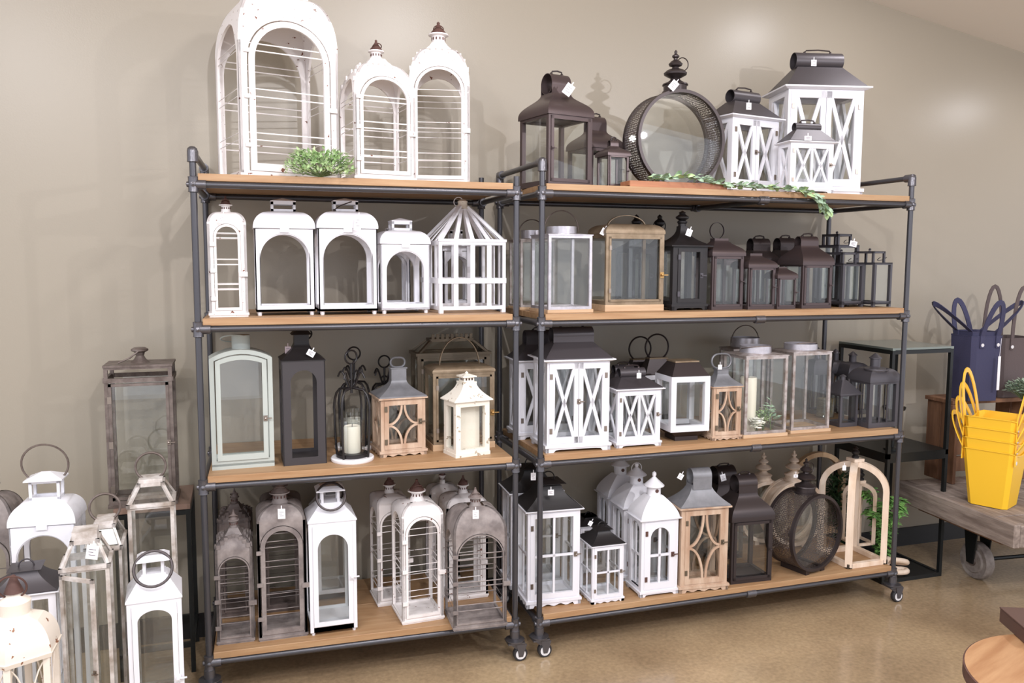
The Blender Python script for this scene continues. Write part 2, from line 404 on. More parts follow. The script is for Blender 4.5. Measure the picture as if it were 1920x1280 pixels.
def wires(k, zs, X, n, m, r=.0022, Y=None):
    for z in zs:
        x, y = X(z), Y(z); nn = n(z) if callable(n) else n
        M().tube([(-x, -y, z), (x, -y, z), (x, y, z), (-x, y, z)], r, True, 5).build('wire', m, k.root)
def ring(k, c, R, r, m='bronze_dark', ax='y', tilt=0, name='handle', a0=0, a1=360):
    return M().circle(c, R, r, ax, tilt, 30, a0, a1).build(name, m, k.root, smooth=60)
def collar_star(k, m, mc, z, r, h, cone=True, ringr=0, starm='bark'):
    """round collar with dark star holes, flat brim, cone cap"""
    M().lathe([(r*1.5, 0), (r*1.25, h*.1), (r*1.0, h*.35), (r*.95, h*.75), (r*1.0, h*.8), (r*1.5, h*.86), (r*1.5, h*.95), (0, h*.95)], 24, (0, 0, z)).build('collar', m, k.root, smooth=40)
    s = M()
    for i in range(12): s.T = (lambda i: lambda x, y, zz: (math.cos(i*PI/6+.2)*(r*.98+y)-math.sin(i*PI/6+.2)*x, math.sin(i*PI/6+.2)*(r*.98+y)+math.cos(i*PI/6+.2)*x, zz))(i); s.box(-r*.09, r*.09, -.001, .002, z+h*.5, z+h*.68)
    s.build('vent_hole', 'bark', k.root)
    if cone: M().lathe([(r*1.25, 0), (r*1.1, h*.15), (r*.5, h*.5), (r*.2, h*.75), (r*.25, h*.85), (0, h*.95)], 20, (0, 0, z+h*.95)).build('cap', mc, k.root, smooth=40)
    if ringr: ring(k, (0, -r*.6, z+h*1.25), ringr, .002, mc, 'y', 55)
def dome_wire(k, m, a, ya, zwires=(), sf=.28, orn=None, q=.016, t=.009, zb=.014, rise=None, mc='bark', wr=.0022, doorlatch=True, basem=None, capscale=1, band=False):
    """square lantern with four arched panels that bend over into a four-sided dome; pairs of wires across"""
    w, d, zs, zt = k.w, k.d, k.H, k.T
    g = lambda z: 0 if z <= zs else 1-math.sqrt(max(0, 1-min(1, (z-zs)/(zt-zs))**2*.985))
    ix = lambda z: w/2*(1-sf)*g(z); iy = lambda z: d/2*(1-sf)*g(z)
    ex = [zs+(zt-zs)*math.sin(PI/2*i/10) for i in range(11)]
    fr = M(); za = k.z(ya)
    for s_ in range(4):
        fr.T = side(s_, w, d); W = w if s_ % 2 == 0 else d
        X = (lambda z: w/2-ix(z)) if s_ % 2 == 0 else (lambda z: d/2-iy(z))
        n = iy if s_ % 2 == 0 else ix
        A = W/2*a; z_a = za if s_ % 2 == 0 else za-(w-d)*.2
        fr.rowpanel(arch_rows(zb, zt, X, A, zb+.008, z_a, n, rise=rise or A, extra=ex), t)
    fr.T = None; fr.build('frame', m, k.root, smooth=30)
    M().box(-w/2-.003, w/2+.003, -d/2-.003, d/2+.003, .006, zb).box(-w/2, w/2, -d/2, d/2, 0, .006).build('base', basem or m, k.root)
    A = w/2*a; rs = rise or A; ar0 = arch_a(zb, za-rs, A*.965, rs*.965); ar1 = arch_a(zb, za-rs, A-q, rs-q)
    rows = []
    for r in arch_rows(zb+.009, za-A*.04, 1, A-q, zb+.009+q, za-q, 0, rise=rs-q, extra=[za-rs+rs*math.sin(PI/2*i/9) for i in range(10)]): rows.append((r[0], ar0(r[0]), min(r[2], ar0(r[0])), iy(r[0])-.004))
    dr = M(); dr.T = side(0, w, d); dr.rowpanel(rows, t+.002); do = dr.build('door', m, k.root, smooth=30)
    if doorlatch:
        for zz in (.2, .5, .78): M().box(-A-.012, -A+.008, -d/2-.008, -d/2-.002, za*zz-.007, za*zz+.007).build('hinge', m, do)
        M().box(A-.008, A+.02, -d/2-.01, -d/2-.002, za*.46-.008, za*.46+.008).build('latch', m, do)
    zz = [k.z(p) for p in zwires]
    wires(k, zz, lambda z: w/2-ix(z)-.004, 0, m, wr, lambda z: d/2-iy(z)-.004)
    z1 = zt; tw, td = w/2*sf, d/2*sf
    if orn == 'cap': M().box(-tw*1.1, tw*1.1, -td*1.1, td*1.1, z1-.012, z1+.02).build('roof_cap', m, k.root); return
    cs = capscale
    if band:
        b = M(); b.loft([(tw*1.9, td*1.9, z1-.02*cs), (tw*1.5, td*1.5, z1-.005*cs), (tw*1.0, td*1.0, z1+.015*cs), (tw*.75, td*.75, z1+.03*cs)])
        for q_ in range(4):                                  # pierced leaf crests standing on the shoulder
            b.T = side(q_, w, d); X = (w if q_ % 2 == 0 else d)/2; I = ix if q_ % 2 == 0 else iy; NN = iy if q_ % 2 == 0 else ix
            for i in range(-4, 5):
                u = i/4*X*.8; zc = zs+(zt-zs)*(.95-.55*abs(i/4)**2); b.box(u-.009*cs, u+.009*cs, NN(zc)-.004, NN(zc)+.002, zc-.006, zc+.012*cs)
        b.T = None; b.build('crest', m, k.root)
        z1 += .022*cs
    collar_star(k, m, mc, z1-.006, min(tw, td)*.8*cs if band else min(tw, td)*cs, .055*cs, True, .02*cs if orn != 'noring' else 0)
def onion(k, m, z, s, ringr=0, basew=None):
    """turned finial on a short drum"""
    P = [(1.45, 0), (1.45, .2), (1.3, .25), (1.3, .85), (1.45, .9), (1.4, 1.05), (1.0, 1.2), (.6, 1.45), (.5, 1.65), (.8, 1.8), (1.25, 2.05), (1.3, 2.25), (.95, 2.55), (.4, 2.75), (.35, 2.9), (.7, 3.05), (.78, 3.25), (.5, 3.55), (.22, 3.7), (.22, 3.85), (.4, 4.0), (.4, 4.15), (.14, 4.35), (.18, 4.6), (0, 4.8)]
    M().lathe([(a*s, b*s) for a, b in P], 24, (0, 0, z)).build('finial', m, k.root, smooth=35)
    if ringr: ring(k, (s*.9, 0, z+s*3.3), ringr, .0022, m)
def loaf(k, m, ya, a=.84, yh=None, hw=.42, rise=None, mr=None, hcap=True, ringh=None):
    """smooth round-shouldered lantern: arched openings front and back, lid line, box handle"""
    w, d, H, T = k.w, k.d, k.H, k.T; fr = M(); za = k.z(ya); zb = .014
    for s_ in range(4):
        fr.T = side(s_, w, d); W = w if s_ % 2 == 0 else d; A = W/2*a
        fr.rowpanel(arch_rows(zb, H-.003, W/2, A, zb+.022, za, 0, rise=min(A, (za-zb)*.6)), .004)
        fr.rowpanel(arch_rows(zb, H-.003, W/2-.004, A*.97, zb+.022, za-.004, .004, rise=min(A*.97, (za-zb)*.6)), .014)
    fr.T = None; fr.box(-w/2, w/2, -d/2, d/2, zb, zb+.008)
    for sx in (-1, 1):
        for sy in (-1, 1): fr.lathe([(.007, 0), (.009, zb)], 8, (sx*(w/2-.012), sy*(d/2-.012), 0))
    fr.build('frame', m, k.root)
    roof(k, mr or m, H, T, .004, w*.22, d*.22, 'dome', lip=.006)
    M().lathe([(0, 0), (.011, .001), (.008, .004), (0, .005)], 12, (0, -d/2-.006, H-.004), 'y').build('button', m, k.root)
    M().box(-.016, .016, -d/2-.006, -d/2-.002, H-.014, H+.002).build('clasp', m, k.root)
    zt = k.zc(yh) if yh else T+.06; hx = w*hw/2; hy = min(d*.25, .03); p = .009; h0 = T-.004
    a_ = M()
    for sx in (-1, 1):
        for sy in (-1, 1): a_.box(*sorted((sx*hx, sx*(hx-p))), *sorted((sy*hy, sy*(hy-p))), h0, zt-.012)
    for z0, z1 in ((h0, h0+.012), (zt-.022, zt-.01)):
        a_.box(-hx, hx, -hy, -hy+p, z0, z1); a_.box(-hx, hx, hy-p, hy, z0, z1); a_.box(-hx, -hx+p, -hy, hy, z0, z1); a_.box(hx-p, hx, -hy, hy, z0, z1)
    a_.build('handle', m, k.root)
    M().loft([(hx*(1.25 if hcap else 1.02), hy*(1.5 if hcap else 1.05), zt-.012), (hx*(1.25 if hcap else 1.02), hy*(1.5 if hcap else 1.05), zt-.008), (hx*.3 if hcap else hx*.1, .004, zt+(.012 if hcap else .002))]).build('handle_cap', m, k.root)
    if ringh: ring(k, (0, -hy*.2, zt+ringh*.55), ringh, .0035, 'rust_tin', 'y', 12)
def xlantern(k, kind='XX', double=True, roofm='black_roof', bodym='white_wood', yr=None, base='bracket', door_side=True, nx=.3, ny=None, feet=True, rr=None, hs=1, pattern_side='X', lz=.52, neck=False):
    """painted wood lantern with crossed bars, hipped metal roof and rolled tube cap"""
    w, d, H, T = k.w, k.d, k.H, k.T; hb = w*.11; p = w*.1; e = w*.04
    feet_base(k, bodym, 0, hb, w*.035, base)
    corner_frame(k, bodym, p, hb, H-e, p*.75, p*.6)
    door(k, bodym, hb+p*.25, H-e-p*.2, p*.85, 'X' if double else kind, double=double, w=w*.93, hs=hs, b=p*.5, lz=lz)
    for s_ in (1, 3): a = M(); a.T = side(s_, w, d); patt(a, pattern_side, -d/2+p, d/2-p, hb+p*.6, H-e-p*.75, .002, p*.4, p*.55); a.build('side_bars', bodym, k.root)
    panes(k, hb+p*.5, H-e-p*.5, p, n=.75)
    M().loft([(w/2+w*.02, d/2+w*.02, H-e), (w/2+w*.075, d/2+w*.075, H-e*.45), (w/2+w*.075, d/2+w*.075, H)]).build('eave_board', bodym, k.root)
    zr = k.zc(yr) if yr else H+(T-H)*.55; r = (T-zr)/2; NX = w*nx
    roof(k, roofm, H, zr+.004, w*.03, NX, ny or r*1.0, 'concave' if roofm == 'roof_zinc' else 'straight', .004)
    roll(k, roofm, zr-.003, r+.0015, NX*1.06, neck=neck)
def ogee(k, m='bronze', yr=None, nx=.2, p=None, floor=True, g=True, roll_=True, over=.006, knob=False, shape='ogee'):
    """dark metal and glass lantern with a bell-curved roof rising to a rolled tube"""
    w, d, H, T = k.w, k.d, k.H, k.T; p = p or max(.008, w*.085)
    M().box(-w/2, w/2, -d/2, d/2, 0, .008).build('base', m, k.root)
    corner_frame(k, m, p, .008, H, p*.8, p*.8)
    dz0, dz1 = .008+p*.5, H-p*.5; q = p*.7; W = w/2-p*.6; a = M()
    for x0, x1 in ((-W, -W+q), (W-q, W)): a.box(x0, x1, -d/2-.004, -d/2+.004, dz0, dz1)
    a.box(-W, W, -d/2-.004, -d/2+.004, dz0, dz0+q); a.box(-W, W, -d/2-.004, -d/2+.004, dz1-q, dz1)
    o = a.build('door', m, k.root); latch(o, -W+q/2 if knob else W-q/2, -d/2-.004, (dz0+dz1)/2, .7, m)
    if g: panes(k, .012, H-.004, p)
    zr = k.zc(yr) if yr else H+(T-H)*.6
    r = (T-zr)/2 if roll_ else 0; NX = w*nx
    roof(k, m, H-.004, zr+.003, over, NX, max(r, NX*.5) if not roll_ else r, shape, .008, 14)
    if roll_: roll(k, m, zr, r, NX)
    else: M().box(-NX*1.02, NX*1.02, -NX*.5, NX*.5, zr, T).build('roof_cap', m, k.root)
def panelantern(k, yr, yc, roofm='black_metal', bodym='white_wood', cap='cap', pattern='cross', doorm=True, base='scallop', pw=.09, hs=1, band=0):
    w, d, H, T = k.w, k.d, k.H, k.T; hb = w*.13; p = w*pw; e = w*.035
    feet_base(k, bodym, 0, hb, w*.035, base)
    corner_frame(k, bodym, p, hb, H-e, p*.8, p*.7)
    if doorm: door(k, bodym, hb+p*.3, H-e-p*.3, p*.95, pattern, w=w*.9, hs=hs, b=p*.45)
    for s_ in (1, 3): a = M(); a.T = side(s_, w, d); patt(a, 'cross', -d/2+p, d/2-p, hb+p*.7, H-e-p*.8, .003, p*.4, p*.5); a.build('side_bars', bodym, k.root)
    panes(k, hb+p*.5, H-e-p*.5, p, n=.75)
    M().loft([(w/2+w*.02, d/2+w*.02, H-e), (w/2+w*.06, d/2+w*.06, H-e*.5), (w/2+w*.06, d/2+w*.06, H)]).build('eave_board', bodym, k.root)
    zr = k.zc(yr); nx = w*.2
    roof(k, roofm, H, zr, w*.035, nx, nx, 'concave', .004)
    hc = T-zr; c = M()
    for sx in (-1, 1):
        for sy in (-1, 1): c.box(*sorted((sx*nx*.85, sx*nx*.6)), *sorted((sy*nx*.85, sy*nx*.6)), zr, zr+hc*.45)
    c.loft([(nx*1.35, nx*1.35, zr+hc*.4), (nx*1.35, nx*1.35, zr+hc*.46), (nx*.25, nx*.25, zr+hc*.9)]); c.loft([(nx*.95, nx*.95, zr-.002), (nx*.95, nx*.95, zr+hc*.08)])
    c.build('chimney', roofm, k.root)
    ring(k, (0, 0, T), nx*.6, .0025, roofm)
def domewhite(k, yr, yc, yk):
    w, d, H, T = k.w, k.d, k.H, k.T; hb = w*.14; p = w*.12; e = w*.04
    feet_base(k, 'white_wood', 0, hb, w*.04)
    corner_frame(k, 'white_wood', p, hb, H-e, p*.7, p*.6)
    door(k, 'white_wood', hb+p*.3, H-e-p*.3, p*1.35, 'cross', w=w*.84, archtop=True, b=p*.5, lm='bark')
    for s_ in (1, 3):
        a = M(); a.T = side(s_, w, d); W = d/2-p*.6; a.rowpanel(arch_rows(hb+.004, H-e-.004, W, W*.72, hb+p*.6, H-e-p*.7, .002), .008)
        patt(a, 'cross', -W*.7, W*.7, hb+p, H-e-p, .003, .006, p*.4); a.build('side_bars', 'white_wood', k.root)
    panes(k, hb+p*.5, H-e-p*.5, p, n=.8)
    M().loft([(w/2+w*.02, d/2+w*.02, H-e), (w/2+w*.07, d/2+w*.07, H-e*.5), (w/2+w*.07, d/2+w*.07, H)]).build('eave_board', 'white_wood', k.root)
    zr = k.zc(yr); r = w*.17
    roof(k, 'white_paint', H, zr, w*.02, r, r, 'soft', .006)
    zc = k.zc(yc); M().lathe([(r*1.05, 0), (r, .004), (r, zc-zr)], 24, (0, 0, zr-.004)).build('chimney', 'white_paint', k.root, smooth=40)
    for a_ in (.0,): M().lathe([(0, 0), (.008, .001), (.008, .003), (0, .004)], 12, (math.sin(a_)*r*.0+(a_*.012), -r-.002, zr+(zc-zr)*.5), 'y').build('vent_hole', 'bark', k.root)
    zk = k.zc(yk); h = zk-zc
    M().lathe([(r*1.5, 0), (r*1.5, .003), (r*.35, h*.55), (r*.2, h*.62), (r*.32, h*.75), (r*.28, h*.9), (0, h)], 24, (0, 0, zc-.004)).build('cap', 'white_paint', k.root, smooth=40)
def latticewood(k, yr, yl=None, tubecap=False, nx=.17, hs=1):
    w, d, H, T = k.w, k.d, k.H, k.T; hb = w*.13; p = w*.12; e = w*.03
    feet_base(k, 'wash_wood', 0, hb, w*.04, 'scallop')
    corner_frame(k, 'wash_wood', p, hb, H-e, p*.6, p*.6)
    door(k, 'wash_wood', hb+p*.3, H-e-p*.3, p*.8, 'lattice', w=w*.84, b=w*.045, lm='dark_brass', lz=.55, hs=hs)
    for s_ in (1, 3, 2): a = M(); a.T = side(s_, w, d); W = (w if s_ == 2 else d)/2-p; patt(a, 'lattice', -W, W, hb+p*.6, H-e-p*.6, .003, p*.35, w*.045); a.build('side_bars', 'wash_wood', k.root)
    panes(k, hb+p*.5, H-e-p*.5, p, n=.8)
    M().box(-w*.55, w*.55, -d/2-w*.05, d/2+w*.05, H-e, H).build('eave_board', 'wash_wood', k.root)
    zr = k.zc(yr); NX = w*nx; hy = NX*.6
    roof(k, 'roof_zinc', H, zr, w*.03, NX*1.02, hy, 'concave', .005)
    if tubecap:
        r = (T-zr)/2; roll(k, 'roof_zinc', zr, r, NX, handle=False)
    else:
        a = M(); zc = T; a.loft([(NX, hy, zr-.002), (NX, hy, zc-.006), (NX*1.12, hy*1.15, zc-.004), (NX*1.12, hy*1.15, zc)]); a.build('chimney', 'roof_zinc', k.root)
        if yl:
            h = k.zc(yl)-zc; R = h/2; M().tube([(R*1.5*math.copysign(abs(math.cos(t))**.6, math.cos(t)), 0, zc+R+R*math.sin(t)) for t in [2*PI*i/28 for i in range(28)]], .0045, True, 6).build('handle', 'roof_zinc', k.root, smooth=60)
def tinglass(k, col=(.3, None), m='tin_frame', yc=None, bail=0, base=True, bm='pale_pine', tilt=0, p=None, closed=True):
    """glass box with thin tin frame, round tin collar with a wire bail, on a pine base board"""
    w, d, H, T = k.w, k.d, k.H, k.T; p = p or w*.06; b0 = w*.07 if base else 0
    if base: M().box(-w*.53, w*.53, -d/2-w*.03, d/2+w*.03, 0, b0).build('wooden_base', bm, k.root, bevel=.001)
    corner_frame(k, m, p, b0, H, p*.9, p*1.0)
    panes(k, b0+.004, H-.006, p)
    M().loft([(w/2+.003, d/2+.003, H), (w/2+.003, d/2+.003, H+.004), (w*.3, d*.3, H+w*.05)]).build('lid', m, k.root)
    r = w*col[0]; zc = H+w*.04
    M().shell([(r, 0), (r, T-zc), (r-.002, T-zc), (r-.002, 0)], 32, (0, 0, zc)).build('collar', 'galvanised', k.root, smooth=40)
    if bail:
        zz = zc+(T-zc)*.6
        M().circle((0, 0, zz), bail, .0025, 'y', tilt, 26, -5, 185).build('handle', 'rust_tin', k.root, smooth=60)
def cottage(k, m='slate_metal', yr=None, flare=False, fin=True, bars=True):
    w, d, H, T = k.w, k.d, k.H, k.T; p = w*.11
    M().box(-w/2, w/2, -d/2, d/2, 0, .012).build('base', m, k.root)
    corner_frame(k, m, p, .012, H, p*.6, p*.6)
    panes(k, .015, H-.004, p)
    if bars:
        a = M()
        for s_ in range(4):
            a.T = side(s_, w, d); W = (w if s_ % 2 == 0 else d)/2-p
            for u in (-W/3, W/3): a.box(u-.003, u+.003, .003, .007, .012+p*.6, H-p*.6)
        a.T = None; a.build('bars', m, k.root)
    zr = k.zc(yr)
    roof(k, m, H, zr, w*(.12 if flare else .04), w*.13, w*.13, 'straight' if flare else 'dome', .006)
    r = w*.135; h = T-zr; c = M(); c.lathe([(r*1.3, 0), (r, h*.08), (r, h*.6), (r*1.25, h*.62), (r*1.25, h*.68), (r*.3, h*.95), (0, h)], 16, (0, 0, zr-.003)); c.build('chimney', m, k.root, smooth=40)
def trapglass(k, m='worn_tin', yr=None, nx=.26, ringR=0, collar=True, ym=None, opendoor=False, ringtilt=0, floor=True):
    """tall glass box with sloping glass roof in a worn tin frame, square collar and ring"""
    w, d, H, T = k.w, k.d, k.H, k.T; p = w*.085
    M().box(-w/2, w/2, -d/2, d/2, 0, .03).build('base', m, k.root)
    corner_frame(k, m, p, .03, H, p*.9, p)
    panes(k, .03, H-.004, p)
    zr = k.zc(yr); NX, NY = w*nx, d*nx; a = M()
    for sx in (-1, 1):
        for sy in (-1, 1): a.beam((sx*(w/2-p*.2), sy*(d/2-p*.2), H), (sx*NX, sy*NY, zr), p*.9, p*.6)
    for z, hx, hy in ((H, w/2+.004, d/2+.004), (zr, NX+.006, NY+.006)):
        for s_ in range(4): a.T = side(s_, hx*2, hy*2); W = hx if s_ % 2 == 0 else hy; a.box(-W, W, 0, p, z-.004, z+.008)
    a.T = None; a.build('roof_frame', m, k.root)
    for s_ in range(4):
        g = M(); g.T = side(s_, w, d); W, V = ((w/2, NX), (d/2, NY))[s_ % 2]; dn = (d/2-NY) if s_ % 2 == 0 else (w/2-NX)
        g.add([(-W+p, .003, H), (W-p, .003, H), (V, dn, zr), (-V, dn, zr), (-W+p, .005, H-.0015), (W-p, .005, H-.0015), (V, dn+.002, zr-.0015), (-V, dn+.002, zr-.0015)],
              [(0, 1, 2, 3), (7, 6, 5, 4), (0, 4, 5, 1), (1, 5, 6, 2), (2, 6, 7, 3), (3, 7, 4, 0)]).build('roof_pane', 'glass', k.root)
    if collar: M().loft([(NX, NY, zr), (NX, NY, T)], cap=True).build('collar', m, k.root)
    if ringR: ring(k, (0, 0, T+ringR*.75), ringR, .0045, 'rust_tin', 'y', ringtilt)
    if opendoor:
        a = M(); W = w/2; q = p
        for x0, x1 in ((0, q), (w-q*2, w-q)): a.box(x0, x1, -.004, .004, .03, H-.01)
        a.box(0, w-q, -.004, .004, .03, .03+q); a.box(0, w-q, -.004, .004, H-.01-q, H-.01)
        dd = a.build('door', m, k.root); dd.location = (-w/2, -d/2-.005, 0); dd.rotation_euler = (0, 0, math.radians(-38))
        M().box(q, w-q*2, -.001, .001, .03+q, H-.01-q).build('door_pane', 'glass', dd)
        latch(dd, w-q*1.5, -.004, H*.55, .7)
def drum(name, cx, cz_py_top, cz_py_bot, Y, rot, dep, m, zb, label, gm='screen', fin='bronze_dark', finw=.2, group=None, standz=True, cat='lantern', band=.013, fins=1.0):
    """round drum lantern: two rings, perforated hoop between them, glass discs, turned finial"""
    P = aty(cx, cz_py_bot, Y); z1 = zat(P.x, Y, cz_py_top); z0 = zb+.01; R = (z1-z0)/2; k = K()
    r = math.radians(rot); k.w = 2*R; k.d = dep; k.r = r
    k.root = empty(name, (P.x, Y, zb), r, label, cat, group); k.fc = Vector((P.x, Y-dep/2, zb)); k.ce = Vector((P.x, Y, zb)); zc = .01+R
    ho = M().shell([(R-.0015, -dep/2), (R-.0015, dep/2), (R-.003, dep/2), (R-.003, -dep/2)], 64, (0, 0, 0), 'y').build('perforated_hoop' if gm == 'screen' else 'hoop', gm, k.root, smooth=40); ho.location.z = zc
    for s_ in (-1, 1):
        y = s_*dep/2
        M().shell([(R, y-.008), (R+.002, y+.008), (R-band, y+.008), (R-band, y-.008)], 64, (0, 0, zc), 'y').build('rim', m, k.root, smooth=40)
        M().lathe([(0, -.001), (R-.006, -.001), (R-.006, .001), (0, .001)], 48, (0, y*.8, zc), 'y').build('glass_disc', 'glass', k.root)
    a = M()
    for sx in (-1, 1): a.box(sx*R*.3-.012, sx*R*.3+.012, -dep/2, dep/2, 0, .01+R*(1-math.sqrt(1-.09))+.004)
    a.build('foot', m, k.root)
    s = R*finw*.8; onion(k, fin, zc+R-.006, s*fins, s*.7 if finw < .3 else 0)
    return k
def screen_material():
    m, nt, b, N, L = nodes('screen'); b.inputs['Base Color'].default_value = srgb(96, 84, 80); b.inputs['Roughness'].default_value = .45; b.inputs['Metallic'].default_value = .4
    tc = N.new('ShaderNodeTexCoord'); sp = N.new('ShaderNodeSeparateXYZ'); L.new(tc.outputs['Object'], sp.inputs[0])
    at = N.new('ShaderNodeMath'); at.operation = 'ARCTAN2'; L.new(sp.outputs['X'], at.inputs[0]); L.new(sp.outputs['Z'], at.inputs[1])
    ml = N.new('ShaderNodeMath'); ml.operation = 'MULTIPLY'; ml.inputs[1].default_value = .16; L.new(at.outputs[0], ml.inputs[0])
    cb = N.new('ShaderNodeCombineXYZ'); L.new(ml.outputs[0], cb.inputs[0]); L.new(sp.outputs['Y'], cb.inputs[1])
    mp = N.new('ShaderNodeTexVoronoi'); mp.voronoi_dimensions = '2D'; mp.inputs['Scale'].default_value = 125; mp.inputs['Randomness'].default_value = .35; L.new(cb.outputs[0], mp.inputs['Vector'])
    g = N.new('ShaderNodeMath'); g.operation = 'LESS_THAN'; g.inputs[1].default_value = .4; L.new(mp.outputs['Distance'], g.inputs[0])
    t = N.new('ShaderNodeBsdfTransparent'); x = N.new('ShaderNodeMixShader'); L.new(g.outputs[0], x.inputs[0]); L.new(b.outputs[0], x.inputs[1]); L.new(t.outputs[0], x.inputs[2])
    L.new(x.outputs[0], N['Material Output'].inputs[0]); MT['screen'] = m
screen_material()
# ------------------------------------------------------------------ the setting
WY = .5278*S+.002                                            # the wall behind the shelves
def wall_material():
    m, nt, b, N, L = nodes('wall_paint')
    b.inputs['Base Color'].default_value = srgb(158, 149, 134); b.inputs['Roughness'].default_value = .35; b.inputs['Specular IOR Level'].default_value = .5
    tc = N.new('ShaderNodeTexCoord'); n = N.new('ShaderNodeTexNoise'); n.inputs['Scale'].default_value = 180; n.inputs['Detail'].default_value = 3
    L.new(tc.outputs['Object'], n.inputs['Vector']); bp = N.new('ShaderNodeBump'); bp.inputs['Strength'].default_value = .12; bp.inputs['Distance'].default_value = .002
    L.new(n.outputs['Fac'], bp.inputs['Height']); L.new(bp.outputs[0], b.inputs['Normal']); MT['wall_paint'] = m
    m, nt, b, N, L = nodes('concrete')
    tc = N.new('ShaderNodeTexCoord'); n = N.new('ShaderNodeTexNoise'); n.inputs['Scale'].default_value = 1.6; n.inputs['Detail'].default_value = 9; n.inputs['Roughness'].default_value = .62
    L.new(tc.outputs['Object'], n.inputs['Vector']); r = N.new('ShaderNodeValToRGB')
    r.color_ramp.elements[0].position = .34; r.color_ramp.elements[0].color = srgb(142, 120, 94); r.color_ramp.elements[1].position = .66; r.color_ramp.elements[1].color = srgb(174, 151, 119)
    n2 = N.new('ShaderNodeTexNoise'); n2.inputs['Scale'].default_value = 60; n2.inputs['Detail'].default_value = 4; L.new(tc.outputs['Object'], n2.inputs['Vector'])
    x = N.new('ShaderNodeMix'); x.data_type = 'RGBA'; x.blend_type = 'OVERLAY'; x.inputs[0].default_value = .35
    L.new(n.outputs['Fac'], r.inputs[0]); L.new(r.outputs[0], x.inputs[6]); L.new(n2.outputs['Fac'], x.inputs[7]); L.new(x.outputs[2], b.inputs['Base Color'])
    b.inputs['Roughness'].default_value = .2; b.inputs['Coat Weight'].default_value = .3; b.inputs['Coat Roughness'].default_value = .12; MT['concrete'] = m
wall_material()
mat('ceiling_paint', (232, 224, 214), .9); mat('base_black', (26, 25, 26), .5)
def cz(x): return (2.5755-.16126*(x/S-2.6985))*S
a = M(); X0, X1 = -3.2, 6.6
a.poly([(X0, 0), (X1, 0), (X1, cz(X1)+.05), (X0, cz(X0)+.05)], WY, WY+.1); tagit(a.build('wall_back', 'wall_paint'), kind='structure')
a = M(); a.box(X0, X1, -6.5, WY+.1, -.06, 0); tagit(a.build('floor', 'concrete'), kind='structure')
a = M(); a.poly([(X0, cz(X0)), (X1, cz(X1)), (X1, cz(X1)+.06), (X0, cz(X0)+.06)], -3.6, WY+.1); tagit(a.build('ceiling', 'ceiling_paint'), kind='structure')
a = M(); a.box(X0, X1, WY-.012, WY, 0, .1); tagit(a.build('baseboard_back', 'base_black'), kind='structure')
